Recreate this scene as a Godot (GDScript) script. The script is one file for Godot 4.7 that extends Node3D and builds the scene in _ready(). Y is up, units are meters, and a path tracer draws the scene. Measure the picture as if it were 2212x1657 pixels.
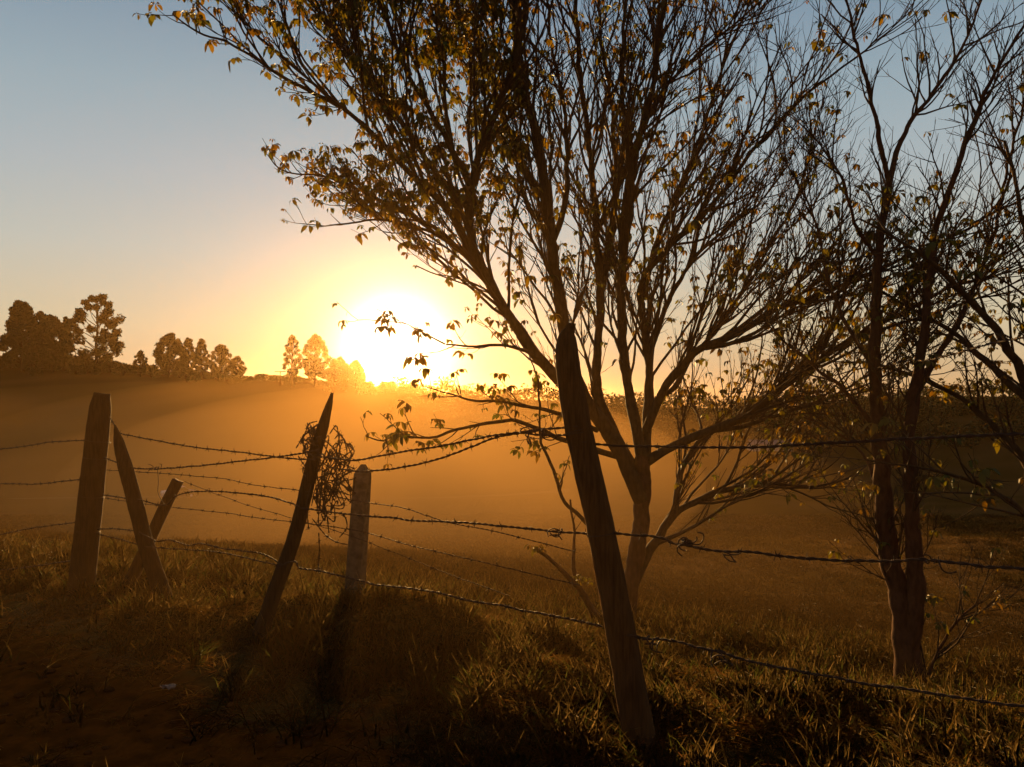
extends Node3D
# Sunrise over a dusty pasture: leaning barbed-wire fence, young trees, a hazy valley and a wooded ridge.
# Plan distances come from a survey of the photograph: (px, py) on a 2212 x 1657 picture plus a real depth in metres.

const F := 1736.0
const CAM_H := 1.5
const HOR := 865.0
const SUN_AZ := -8.2
const SUN_EL := 3.6
const EXPOSE := 3.4      # the photograph is exposed up: sky values below are as seen, divided by this

var rng := RandomNumberGenerator.new()
var noise := FastNoiseLite.new()
var noise2 := FastNoiseLite.new()
var M := {}
var used := {}
var t0 := 0

# ------------------------------------------------------------------ helpers
func P(px: float, py: float, d: float) -> Vector3:
	return Vector3((px - 1106.0) / F * d, CAM_H - (py - HOR) / F * d, -d)

func FD(px: float) -> float:      # depth of the fence line along that bearing
	return 2.84 / (0.796 + 0.606 * (px - 1106.0) / F)

func lin(r: float, g: float, b: float) -> Color:
	return Color(r, g, b).linear_to_srgb()

func numbered(n: String) -> String:
	if not used.has(n):
		used[n] = 0
		return n
	used[n] += 1
	return "%s_%03d" % [n, used[n]]

func tag(o: Node3D, label: String, category: String, group := "") -> void:
	o.set_meta("label", label)
	o.set_meta("category", category)
	if group != "":
		o.set_meta("group", group)

func thing(called: String, label: String, category: String, at := Vector3.ZERO, group := "") -> Node3D:
	var o := Node3D.new()
	o.name = numbered(called)
	add_child(o)
	o.position = at
	tag(o, label, category, group)
	return o

func part(mesh: Mesh, called: String, mat: Material, parent: Node) -> MeshInstance3D:
	var o := MeshInstance3D.new()
	o.name = called if parent != self else numbered(called)
	o.mesh = mesh
	o.material_override = mat
	parent.add_child(o, true)
	return o

class Geo:
	var v := PackedVector3Array()
	var n := PackedVector3Array()
	var c := PackedColorArray()
	var i := PackedInt32Array()
	func tri(a: Vector3, b: Vector3, d: Vector3, nn: Vector3) -> void:
		var k := v.size()
		v.append(a); v.append(b); v.append(d)
		n.append(nn); n.append(nn); n.append(nn)
		i.append(k); i.append(k + 1); i.append(k + 2)
	func quad(a: Vector3, b: Vector3, d: Vector3, e: Vector3) -> void:
		var nn := (d - a).cross(b - a).normalized()
		var k := v.size()
		v.append(a); v.append(b); v.append(d); v.append(e)
		for q in 4:
			n.append(nn)
		for q in [0, 1, 2, 0, 2, 3]:
			i.append(k + q)
	func tube(p: PackedVector3Array, r: PackedFloat32Array, sides: int, cap := true) -> void:
		var m := p.size()
		if m < 2:
			return
		var up := Vector3.UP
		var prev := Vector3.ZERO
		var base := v.size()
		for k in m:
			var t: Vector3
			if k == 0:
				t = p[1] - p[0]
			elif k == m - 1:
				t = p[k] - p[k - 1]
			else:
				t = p[k + 1] - p[k - 1]
			t = t.normalized()
			if k == 0:
				up = Vector3.UP if absf(t.y) < 0.9 else Vector3.RIGHT
				prev = t.cross(up).normalized()
			else:
				prev = (prev - t * prev.dot(t)).normalized()
			var w := t.cross(prev)
			for s in sides:
				var a := TAU * s / sides
				var dir := prev * cos(a) + w * sin(a)
				v.append(p[k] + dir * r[k])
				n.append(dir)
		for k in m - 1:
			for s in sides:
				var a := base + k * sides + s
				var b := base + k * sides + (s + 1) % sides
				var d := a + sides
				var e := b + sides
				i.append(a); i.append(e); i.append(b)
				i.append(a); i.append(d); i.append(e)
		if cap:
			for s in range(1, sides - 1):
				var q := base + (m - 1) * sides
				i.append(q); i.append(q + s); i.append(q + s + 1)
				i.append(base); i.append(base + s + 1); i.append(base + s)
	func mesh() -> ArrayMesh:
		var a := []
		a.resize(Mesh.ARRAY_MAX)
		a[Mesh.ARRAY_VERTEX] = v
		a[Mesh.ARRAY_NORMAL] = n
		if c.size() == v.size() and c.size() > 0:
			a[Mesh.ARRAY_COLOR] = c
		a[Mesh.ARRAY_INDEX] = i
		var m := ArrayMesh.new()
		m.add_surface_from_arrays(Mesh.PRIMITIVE_TRIANGLES, a)
		return m

func smooth_mesh(g: Geo) -> ArrayMesh:      # recompute soft normals
	var st := SurfaceTool.new()
	st.create_from(g.mesh(), 0)
	st.generate_normals()
	return st.commit()

func spline(pts: Array, step: float) -> PackedVector3Array:
	var cv := Curve3D.new()
	cv.bake_interval = step
	for k in pts.size():
		var a: Vector3 = pts[max(k - 1, 0)]
		var b: Vector3 = pts[min(k + 1, pts.size() - 1)]
		var h: Vector3 = (b - a) / 6.0
		cv.add_point(pts[k], -h, h)
	return cv.get_baked_points()

func pw(table: Array, x: float) -> float:
	if x <= table[0][0]:
		return table[0][1]
	for k in range(1, table.size()):
		if x <= table[k][0]:
			var t: float = (x - table[k - 1][0]) / (table[k][0] - table[k - 1][0])
			return lerpf(table[k - 1][1], table[k][1], t)
	return table[table.size() - 1][1]

# ------------------------------------------------------------------ the lie of the land
const NEAR := [[-40, -0.2], [-6, -1.52], [0, -1.47], [1.6, -1.44], [2.3, -1.40], [2.84, -1.365], [3.6, -1.42], [4.4, -1.55], [5.5, -1.83], [6.4, -2.03], [8, -2.36], [10, -2.8], [14, -3.65], [20, -4.9], [30, -6.5], [40, -8.0], [60, -10.5], [80, -12.2], [95, -12.7]]
const RIDGE := [[-2600, 788], [0, 792], [250, 800], [330, 806], [620, 823], [900, 848], [1400, 878], [1640, 884], [1800, 872], [1920, 856], [2212, 856], [5000, 820]]

func H(x: float, z: float) -> float:
	var d := -z
	var k := smoothstep(8.0, 40.0, d)
	var s := 0.606 * x * (1.0 - k) + 0.796 * d
	var y := pw(NEAR, s)
	# lumps of the verge and of the trodden pasture
	var verge := smoothstep(1.9, 2.7, s) * (1.0 - smoothstep(4.2, 6.5, s))
	y += verge * (0.13 * noise.get_noise_2d(x * 55.0, z * 55.0) + 0.04 * noise2.get_noise_2d(x * 160.0, z * 160.0))
	y += 0.03 * noise2.get_noise_2d(x * 60.0, z * 60.0) * (1.0 - k)
	y += smoothstep(6.0, 10.0, s) * (0.10 * noise2.get_noise_2d(x * 70.0, z * 70.0))
	y -= 0.065 * clampf(-2.6 - x, 0.0, 8.0) * (1.0 - k)      # falls off leftwards
	# the grassy hump in front of the concrete post
	var hx := x + 0.78
	var hz := z + 5.05
	y += 0.20 * exp(-(hx * hx / 0.35 + hz * hz / 0.16))
	if d > 90.0:
		var px := 1106.0 + x / maxf(d, 1.0) * F
		var top := (HOR - pw(RIDGE, px)) / F * 200.0
		var u := clampf((d - 112.0) / 88.0, 0.0, 1.0)
		var hill := lerpf(-12.8, top, u * u * (3.0 - 2.0 * u) * 0.55 + 0.45 * u)
		hill += 0.5 * noise.get_noise_2d(x * 2.0, z * 2.0)
		if d > 200.0:
			hill = top - (d - 200.0) * 0.05
		y = lerpf(y, hill, smoothstep(95.0, 118.0, d))
	return CAM_H + y

func on_ground(x: float, z: float) -> Vector3:
	return Vector3(x, H(x, z), z)

# ------------------------------------------------------------------ materials
func noise_tex(freq: float, stops: Array, seed_ := 1, size := 512, kind := FastNoiseLite.TYPE_SIMPLEX_SMOOTH) -> NoiseTexture2D:
	var f := FastNoiseLite.new()
	f.noise_type = kind
	f.frequency = freq
	f.seed = seed_
	f.fractal_octaves = 5
	var t := NoiseTexture2D.new()
	t.width = size
	t.height = size
	t.seamless = true
	t.noise = f
	var g := Gradient.new()
	g.offsets = PackedFloat32Array()
	g.colors = PackedColorArray()
	var o := PackedFloat32Array()
	var c := PackedColorArray()
	for s in stops:
		o.append(s[0])
		c.append(s[1])
	g.offsets = o
	g.colors = c
	t.color_ramp = g
	return t

func mat(name_: String, albedo: Color, rough: float, tex: Texture2D = null, scale := Vector3.ONE, bump := 0.0, bump_tex: Texture2D = null) -> StandardMaterial3D:
	var m := StandardMaterial3D.new()
	m.resource_name = name_
	m.albedo_color = albedo
	m.roughness = rough
	m.metallic_specular = 0.3 if rough < 0.7 else 0.1
	if tex:
		m.albedo_texture = tex
	if tex or bump_tex:
		m.uv1_triplanar = true
		m.uv1_scale = scale
	if bump_tex:
		m.heightmap_enabled = true
		m.heightmap_texture = bump_tex
		m.heightmap_scale = bump
	return m

func grey(a: float) -> Color:
	return Color(a, a, a)

func make_materials() -> void:
	var mott := noise_tex(0.012, [[0.0, grey(0.62)], [0.45, grey(0.85)], [0.7, grey(1.0)], [1.0, grey(0.75)]], 3)
	var fine := noise_tex(0.03, [[0.0, grey(0.0)], [1.0, grey(1.0)]], 7)
	var cell := noise_tex(0.02, [[0.0, grey(0.2)], [0.5, grey(0.8)], [1.0, grey(1.0)]], 9, 512, FastNoiseLite.TYPE_CELLULAR)
	M.ground = mat("soil", Color.WHITE, 0.95, mott, Vector3(0.9, 0.9, 0.9), 1.2, fine)
	M.ground.uv1_world_triplanar = true
	M.ground.specular_mode = BaseMaterial3D.SPECULAR_DISABLED
	M.ground.vertex_color_use_as_albedo = true
	M.wood = mat("weathered_wood", lin(0.10, 0.048, 0.018), 0.9, mott, Vector3(9, 0.8, 9), 0.35, fine)
	M.wood_dark = mat("dark_wood", lin(0.075, 0.038, 0.016), 0.9, mott, Vector3(10, 0.9, 10), 0.35, fine)
	M.concrete = mat("old_concrete", lin(0.17, 0.12, 0.065), 0.9, mott, Vector3(2, 2, 2), 0.12, fine)
	M.wire = mat("rusty_wire", lin(0.07, 0.04, 0.025), 0.75)
	M.wire.metallic = 0.3
	M.bark = mat("bark", lin(0.085, 0.052, 0.025), 0.9, mott, Vector3(4, 1.5, 4), 0.3, fine)
	M.bark_red = mat("reddish_bark", lin(0.11, 0.052, 0.026), 0.9, mott, Vector3(4, 1.2, 4), 0.3, fine)
	M.twig = mat("twig_bark", lin(0.07, 0.042, 0.022), 0.9)
	M.leaf = mat("leaf", Color.WHITE, 0.6)
	M.leaf.vertex_color_use_as_albedo = true
	M.leaf.backlight_enabled = true
	M.leaf.backlight = Color(0.95, 0.85, 0.35)
	M.grass = mat("grass_blade", Color.WHITE, 0.5)
	M.grass.metallic_specular = 0.35
	M.grass.vertex_color_use_as_albedo = true
	M.grass.backlight_enabled = true
	M.grass.backlight = Color(1.0, 0.9, 0.55)
	M.far_leaf = mat("distant_foliage", lin(0.085, 0.088, 0.032), 0.8)
	M.far_leaf.backlight_enabled = true
	M.far_leaf.backlight = Color(0.08, 0.07, 0.02)
	M.track = mat("track_dust", lin(0.15, 0.085, 0.035), 0.95, mott, Vector3(0.3, 0.3, 0.3))
	M.paint = mat("pale_paint", lin(0.72, 0.70, 0.66), 0.3)
	M.paint.clearcoat_enabled = true
	M.glass_dark = mat("car_glass", lin(0.03, 0.03, 0.035), 0.08)
	M.rubber = mat("rubber", lin(0.02, 0.02, 0.02), 0.9)
	M.lamp_lens = mat("lamp_lens", lin(0.75, 0.72, 0.66), 0.15)
	M.roof = mat("pale_roof", lin(0.16, 0.145, 0.13), 0.9)
	M.wall = mat("pale_wall", lin(0.45, 0.42, 0.38), 0.9, mott, Vector3(0.5, 0.5, 0.5))
	M.litter = mat("litter", lin(0.26, 0.19, 0.14), 0.8)
	M.stone = mat("clod_soil", lin(0.13, 0.046, 0.013), 0.95, cell, Vector3(6, 6, 6))
	M.stone.specular_mode = BaseMaterial3D.SPECULAR_DISABLED

# ------------------------------------------------------------------ sky
func sky_color(dir: Vector3, sun: Vector3) -> Vector3:
	var el := rad_to_deg(asin(clampf(dir.y, -1.0, 1.0)))
	var ga := rad_to_deg(acos(clampf(dir.dot(sun), -1.0, 1.0)))
	var e := maxf(el, 0.0)
	var r := pw([[0, 0.62], [5, 0.63], [10, 0.50], [15, 0.40], [20, 0.31], [26, 0.20], [40, 0.12], [90, 0.07]], e)
	var g := pw([[0, 0.38], [5, 0.53], [10, 0.52], [15, 0.46], [20, 0.40], [26, 0.29], [40, 0.20], [90, 0.12]], e)
	var b := pw([[0, 0.17], [5, 0.34], [10, 0.46], [15, 0.48], [20, 0.45], [26, 0.38], [40, 0.34], [90, 0.24]], e)
	var c := Vector3(r, g, b)
	# the half of the sky away from the sun is dimmed and tinted warmer
	var away := smoothstep(40.0, 150.0, ga)
	c = c * Vector3(1.0, 1.0, 1.0).lerp(Vector3(0.62, 0.50, 0.42), away)
	# broad aureole in thin haze and the blown-out core round the disc
	c += Vector3(0.85, 0.70, 0.40) * 0.42 * exp(-ga / 7.5)
	c += Vector3(1.0, 0.94, 0.74) * 3.0 * exp(-ga * ga / (2.0 * 2.15 * 2.15))
	return c / EXPOSE

func make_sky(sun: Vector3) -> ImageTexture:
	var w := 1024
	var h := 512
	var data := PackedFloat32Array()
	data.resize(w * h * 3)
	for yy in h:
		var th := PI * (yy + 0.5) / h
		var sy := cos(th)
		var sr := sin(th)
		for xx in w:
			var k := (yy * w + xx) * 3
			if sy < -0.02:
				data[k] = 0.06; data[k + 1] = 0.035; data[k + 2] = 0.016
				continue
			var az := TAU * (xx + 0.5) / w
			var c := sky_color(Vector3(sr * sin(az), sy, -sr * cos(az)), sun)
			data[k] = c.x; data[k + 1] = c.y; data[k + 2] = c.z
	var im := Image.create_from_data(w, h, false, Image.FORMAT_RGBF, data.to_byte_array())
	return ImageTexture.create_from_image(im)

func mark(s: String) -> void:
	print("%6d ms  %s" % [Time.get_ticks_msec() - t0, s])

# ------------------------------------------------------------------ scene
func _ready() -> void:
	t0 = Time.get_ticks_msec()
	rng.seed = 20
	noise.seed = 5
	noise.frequency = 0.02
	noise2.seed = 11
	noise2.frequency = 0.02
	var cam := Camera3D.new()
	cam.name = "camera"
	cam.position = Vector3(0, CAM_H, 0)
	cam.rotation.x = atan((HOR - 828.5) / F)
	cam.fov = rad_to_deg(2.0 * atan(828.5 / F))
	cam.near = 0.05
	cam.far = 3000.0
	add_child(cam)
	var az := deg_to_rad(SUN_AZ)
	var el := deg_to_rad(SUN_EL)
	var sun_dir := Vector3(sin(az) * cos(el), sin(el), -cos(az) * cos(el))
	var sun := DirectionalLight3D.new()
	sun.name = "sun"
	sun.light_color = lin(1.0, 0.58, 0.19)
	sun.light_energy = 1.6
	sun.light_angular_distance = 0.6
	sun.shadow_enabled = true
	sun.basis = Basis.looking_at(-sun_dir)
	add_child(sun)
	var env := Environment.new()
	env.background_mode = Environment.BG_SKY
	var sm := PanoramaSkyMaterial.new()
	sm.panorama = make_sky(sun_dir)
	var sky := Sky.new()
	sky.sky_material = sm
	env.sky = sky
	env.tonemap_mode = Environment.TONE_MAPPER_LINEAR
	env.tonemap_exposure = EXPOSE
	env.sdfgi_enabled = true
	env.ssao_enabled = true
	env.ssil_enabled = true
	env.volumetric_fog_enabled = true
	env.volumetric_fog_density = 0.00008
	env.volumetric_fog_anisotropy = 0.9
	env.volumetric_fog_albedo = lin(1.0, 0.60, 0.25)
	var we := WorldEnvironment.new()
	we.name = "surroundings"
	we.environment = env
	add_child(we)
	make_materials()
	mark("light")
	build_ground()
	mark("ground")
	build_far()
	mark("ridge, valley")
	build_posts()
	build_wires()
	mark("fence")
	build_main_tree()
	mark("leafing tree")
	build_bare_trees()
	mark("bare trees")
	build_grass()
	mark("grass")
	build_small()
	build_dust_and_veil()
	mark("done")

func axis(lo: float, hi: float, step: float, far_lo: float, far_hi: float, grow: float) -> PackedFloat32Array:
	var out: Array = []
	var x := lo
	while x <= hi:
		out.append(x)
		x += step
	var s := step
	x = hi
	while x < far_hi:
		s *= grow
		x += s
		out.append(x)
	s = step
	x = lo
	while x > far_lo:
		s *= grow
		x -= s
		out.push_front(x)
	return PackedFloat32Array(out)

func build_ground() -> void:
	var xs := axis(-6.5, 4.5, 0.08, -1400.0, 1400.0, 1.08)
	var ds := axis(1.2, 9.0, 0.07, -700.0, 1800.0, 1.035)
	var g := Geo.new()
	var soil := Vector3(0.125, 0.036, 0.007)
	var turf := Vector3(0.085, 0.046, 0.011)
	var dry := Vector3(0.12, 0.062, 0.016)
	for d in ds:
		for x in xs:
			g.v.append(on_ground(x, -d))
			g.n.append(Vector3.UP)
			var k := smoothstep(8.0, 40.0, d)
			var s := 0.606 * x * (1.0 - k) + 0.796 * d
			# worn soil of the track, patchy turf beyond it
			var p := noise.get_noise_2d(x * 45.0, -d * 45.0) * 0.7 + noise2.get_noise_2d(x * 170.0, d * 170.0) * 0.4
			var m := smoothstep(-0.06, 0.06, s - 2.25 + p * 0.9)
			var q := smoothstep(-0.1, 0.15, noise2.get_noise_2d(x * 25.0 + 90.0, d * 25.0))
			if d > 15.0:
				q = smoothstep(-0.1, 0.15, noise2.get_noise_2d(x * 4.0 + 90.0, d * 4.0))
			var c := soil.lerp(turf.lerp(dry, q), m)
			g.c.append(Color(c.x, c.y, c.z))
	var w := xs.size()
	for j in ds.size() - 1:
		for k in w - 1:
			var a := j * w + k
			g.i.append(a); g.i.append(a + w); g.i.append(a + w + 1)
			g.i.append(a); g.i.append(a + w + 1); g.i.append(a + 1)
	var o := part(smooth_mesh(g), "ground", M.ground, self)
	o.set_meta("kind", "structure")


# a post: rings along an axis; shape(a, t) -> radius factor
func post_mesh(pts: Array, rad: Array, sides: int, square: float, rough: float, tip: float, seed_: int, crack := 0.14) -> ArrayMesh:
	var r := RandomNumberGenerator.new()
	r.seed = seed_
	var grooves := []
	for s in sides:
		var q := r.randf_range(-1.0, 1.0)
		grooves.append(-3.4 if r.randf() < crack else q)      # some splits run deep along the grain
	var line := spline(pts, 0.03)
	var m := line.size()
	var g := Geo.new()
	var prev := Vector3.RIGHT
	for k in m:
		var t := (line[min(k + 1, m - 1)] - line[max(k - 1, 0)]).normalized()
		prev = (prev - t * prev.dot(t)).normalized()
		var w := t.cross(prev)
		var u := float(k) / (m - 1)
		var base := 0.0
		for q in range(1, rad.size()):
			if u <= rad[q][0] + 1e-6:
				base = lerpf(rad[q - 1][1], rad[q][1], (u - rad[q - 1][0]) / (rad[q][0] - rad[q - 1][0]))
				break
		for s in sides:
			var a := TAU * s / sides + 0.3
			var ca := cos(a)
			var sa := sin(a)
			var f := 1.0
			if square > 0.0:
				f = lerpf(1.0, 1.0 / pow(pow(absf(ca), 6.0) + pow(absf(sa), 6.0), 1.0 / 6.0), square)
			var gr: float = grooves[s]
			f += rough * (gr * 0.6 + noise2.get_noise_3d(ca * 60.0 + seed_ * 31.0, sa * 60.0, u * 500.0) * 1.2 + noise.get_noise_3d(ca * 160.0, sa * 160.0 + seed_ * 17.0, u * 120.0))
			var along := 0.0
			if k == m - 1 and tip > 0.0:
				along = tip * (gr * 0.8 + r.randf_range(-0.4, 0.4))
			g.v.append(line[k] + (prev * ca + w * sa) * base * f + t * along)
			g.n.append(prev * ca + w * sa)
	for k in m - 1:
		for s in sides:
			var a := k * sides + s
			var b := k * sides + (s + 1) % sides
			g.i.append(a); g.i.append(b + sides); g.i.append(b)
			g.i.append(a); g.i.append(a + sides); g.i.append(b + sides)
	var top := g.v.size()
	g.v.append(line[m - 1] + Vector3.UP * tip * 0.3)
	g.n.append(Vector3.UP)
	for s in sides:
		var q := (m - 1) * sides
		g.i.append(q + s); g.i.append(top); g.i.append(q + (s + 1) % sides)
	return smooth_mesh(g)

func shift(pts: Array, o: Vector3) -> Array:
	var out := []
	for p in pts:
		out.append(p - o)
	return out


func px_post(called: String, label: String, pts: Array, rad: Array, sides: int, square: float, rough: float, tip: float, seed_: int, m: Material, group := "") -> Node3D:
	var w := []
	for p in pts:
		w.append(P(p[0], p[1], p[2]))
	var foot: Vector3 = w[0]
	var o := thing(called, label, "fence post", foot, group)
	part(post_mesh(shift(w, foot), rad, sides, square, rough, tip, seed_), "shaft", m, o)
	return o

func staple_mesh() -> ArrayMesh:
	var g := Geo.new()
	var p := PackedVector3Array([Vector3(-0.007, 0, -0.01), Vector3(-0.007, 0, 0.006), Vector3(0, 0, 0.010), Vector3(0.007, 0, 0.006), Vector3(0.007, 0, -0.01)])
	g.tube(p, PackedFloat32Array([0.0018, 0.0018, 0.0018, 0.0018, 0.0018]), 5)
	return g.mesh()

# turns of wire round a post
func wrap_mesh(center: Vector3, along: Vector3, radius: float, turns: float) -> ArrayMesh:
	var g := Geo.new()
	var p := PackedVector3Array()
	var r := PackedFloat32Array()
	var a := along.cross(Vector3.BACK).normalized()
	var b := along.cross(a).normalized()
	var n := int(turns * 16.0)
	for k in n + 1:
		var u := TAU * k / 16.0
		p.append(center + (a * cos(u) + b * sin(u)) * (radius + 0.004 * sin(u * 1.7)) + along * (0.018 * (float(k) / n - 0.5) + 0.006 * sin(u * 0.6)))
		r.append(0.0028)
	g.tube(p, r, 5)
	return g.mesh()

func build_posts() -> void:
	var o := px_post("wooden_fence_post", "thick round weathered post leaning towards the tree, jagged broken top", [[1388, 1640, 3.2], [1370, 1540, 3.2], [1335, 1340, 3.21], [1290, 1110, 3.22], [1250, 930, 3.23], [1228, 800, 3.24], [1224, 735, 3.24], [1233, 705, 3.24]],
		[[0.0, 0.065], [0.12, 0.062], [0.5, 0.054], [0.8, 0.052], [0.9, 0.049], [0.95, 0.043], [0.98, 0.032], [1.0, 0.014]], 40, 0.1, 0.065, 0.03, 3, M.wood)
	var st := staple_mesh()
	for a in [[1243, 921], [1262, 1150], [1330, 1150], [1288, 1345], [1358, 1370], [1262, 955]]:
		var s := part(st, "staple", M.wire, o)
		s.position = P(a[0], a[1], 3.16) - o.position
	var dir := (P(1228, 800, 3.24) - P(1370, 1540, 3.2)).normalized()
	part(wrap_mesh(P(1243, 935, 3.23) - o.position, dir, 0.056, 2.0), "wire_wrap", M.wire, o)
	part(wrap_mesh(P(1300, 1152, 3.22) - o.position, dir, 0.058, 1.5), "wire_wrap", M.wire, o)
	o = px_post("wooden_fence_post", "squared sawn post standing upright, with one chamfered top corner", [[174, 1330, 5.85], [180, 1270, 5.85], [197, 1090, 5.85], [211, 940, 5.85], [218, 872, 5.85], [221, 850, 5.85]],
		[[0.0, 0.078], [0.1, 0.076], [0.6, 0.070], [0.86, 0.066], [0.94, 0.061], [0.985, 0.049], [1.0, 0.046]], 40, 0.9, 0.03, 0.004, 8, M.wood_dark)
	dir = (P(221, 850, 5.85) - P(180, 1270, 5.85)).normalized()
	for a in [[208, 990], [201, 1072], [193, 1146], [213, 953]]:
		part(wrap_mesh(P(a[0], a[1], 5.85) - o.position, dir, 0.080, 1.5), "wire_wrap", M.wire, o)
	px_post("fence_brace", "slanted pointed stake crossing in front of the stub, beside the squared post", [[372, 1335, 5.5], [356, 1285, 5.5], [320, 1180, 5.5], [290, 1070, 5.5], [266, 985, 5.5], [253, 935, 5.5], [249, 918, 5.5]],
		[[0.0, 0.056], [0.15, 0.053], [0.6, 0.048], [0.8, 0.046], [0.9, 0.032], [0.97, 0.014], [1.0, 0.005]], 26, 0.2, 0.06, 0.0, 12, M.wood_dark)
	px_post("fence_brace", "short slanted stub with a flat sawn top, crossed by the pointed stake", [[262, 1320, 6.0], [278, 1270, 6.0], [320, 1180, 6.0], [358, 1095, 6.0], [386, 1038, 6.0]],
		[[0.0, 0.048], [0.3, 0.044], [0.8, 0.042], [1.0, 0.041]], 18, 0.3, 0.04, 0.003, 15, M.wood)
	o = px_post("wooden_fence_post", "crooked thin post leaning right under a tangle of barbed wire", [[545, 1450, 4.7], [562, 1380, 4.7], [600, 1265, 4.7], [637, 1160, 4.7], [660, 1070, 4.7], [680, 985, 4.7], [697, 925, 4.7], [711, 875, 4.7], [717, 850, 4.7]],
		[[0.0, 0.048], [0.2, 0.043], [0.42, 0.040], [0.6, 0.038], [0.8, 0.038], [0.9, 0.031], [0.96, 0.021], [1.0, 0.008]], 30, 0.05, 0.08, 0.01, 21, M.wood_dark)
	for a in [[612, 1216], [640, 1092], [664, 1062], [674, 992]]:
		var s := part(st, "staple", M.wire, o)
		s.position = P(a[0], a[1], 4.655) - o.position
	dir = (P(680, 985, 4.7) - P(640, 1160, 4.7)).normalized()
	part(wrap_mesh(P(680, 982, 4.7) - o.position, dir, 0.043, 2.5), "wire_wrap", M.wire, o)
	# square concrete post with a pyramid top
	o = thing("concrete_fence_post", "pale square concrete post with a pyramid top standing behind the wire tangle", "fence post", P(764, 1345, 5.8))
	var g := Geo.new()
	var ctr := [P(764, 1345, 5.8), P(784, 1022, 5.8), P(785, 1003, 5.8)]
	var rings := []
	for q in [[0.0, 0.076, 0], [0.5, 0.072, 0], [0.965, 0.066, 0], [1.0, 0.062, 0], [1.0, 0.018, 1]]:
		var c: Vector3 = ctr[0].lerp(ctr[1], q[0]) if q[2] == 0 else ctr[2]
		var ring := []
		for k in 8:
			var a := TAU * (floorf(k / 2.0) / 4.0) + PI / 4.0 + (0.11 if k % 2 else -0.11) + 0.3
			ring.append(c - o.position + Vector3(cos(a), 0, sin(a)) * q[1] * 1.0)
		rings.append(ring)
	for j in rings.size() - 1:
		for k in 8:
			g.quad(rings[j][k], rings[j][(k + 1) % 8], rings[j + 1][(k + 1) % 8], rings[j + 1][k])
	for k in range(1, 7):
		g.tri(rings[4][0], rings[4][k + 1], rings[4][k], Vector3.UP)
	part(g.mesh(), "shaft", M.concrete, o)

# ------------------------------------------------------------------ barbed wire
var barb: ArrayMesh

func make_barb() -> void:
	var g := Geo.new()
	var r := PackedFloat32Array()
	var p := PackedVector3Array()
	for k in 17:
		var u := TAU * k / 8.0
		p.append(Vector3(-0.006 + 0.012 * k / 16.0, cos(u) * 0.0052, sin(u) * 0.0052))
		r.append(0.0015)
	g.tube(p, r, 5)
	for e in [[-0.006, 1.0, 0.4], [-0.004, -0.5, -1.0], [0.004, -1.0, 0.3], [0.006, 0.4, 1.0]]:
		var t := Vector3(e[0] * 1.6, e[1], e[2]).normalized()
		g.tube(PackedVector3Array([Vector3(e[0], e[1] * 0.004, e[2] * 0.004), Vector3(e[0] * 1.5, e[1] * 0.019, e[2] * 0.019)]), PackedFloat32Array([0.0019, 0.0009]), 5)
	barb = g.mesh()

func strand_into(g: Geo, line: PackedVector3Array, thick: float, seed_: int) -> void:
	var m := line.size()
	for half in 2:
		var p := PackedVector3Array()
		var r := PackedFloat32Array()
		var run := 0.0
		for k in m:
			var t := (line[min(k + 1, m - 1)] - line[max(k - 1, 0)]).normalized()
			var a := t.cross(Vector3.UP).normalized()
			var b := t.cross(a)
			if k > 0:
				run += line[k].distance_to(line[k - 1])
			var u := run * TAU / 0.075 + PI * half + seed_
			var wob := Vector3(0, 0.004 * noise2.get_noise_2d(run * 260.0, seed_ * 50.0), 0.0)
			p.append(line[k] + (a * cos(u) + b * sin(u)) * thick * 0.9 + wob)
			r.append(thick)
		g.tube(p, r, 5)

func put_barbs(o: Node3D, line: PackedVector3Array, gap: float, seed_: int) -> void:
	var rr := RandomNumberGenerator.new()
	rr.seed = seed_
	var run := 0.0
	var nxt := gap * 0.5
	for k in range(1, line.size()):
		run += line[k].distance_to(line[k - 1])
		if run >= nxt:
			nxt = run + gap * rr.randf_range(0.8, 1.2)
			var t := (line[k] - line[k - 1]).normalized()
			var b := part(barb, "barb", M.wire, o)
			var a := t.cross(Vector3.UP).normalized()
			b.transform = Transform3D(Basis(t, t.cross(a).normalized(), -a) .rotated(t, rr.randf() * TAU), line[k])

func wire(label: String, pts: Array, back: float, thick: float, seed_: int, gap := 0.125) -> Node3D:
	var w := []
	for p in pts:
		var d: float = p[2] if p.size() > 2 else FD(p[0]) * back
		w.append(P(p[0], p[1], d))
	var o := thing("barbed_wire", label, "barbed wire", w[0], "barbed wires of the fence")
	var line := spline(shift(w, w[0]), 0.012)
	var g := Geo.new()
	strand_into(g, line, thick, seed_)
	put_barbs(part(g.mesh(), "strand", M.wire, o), line, gap, seed_)
	return o

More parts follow.
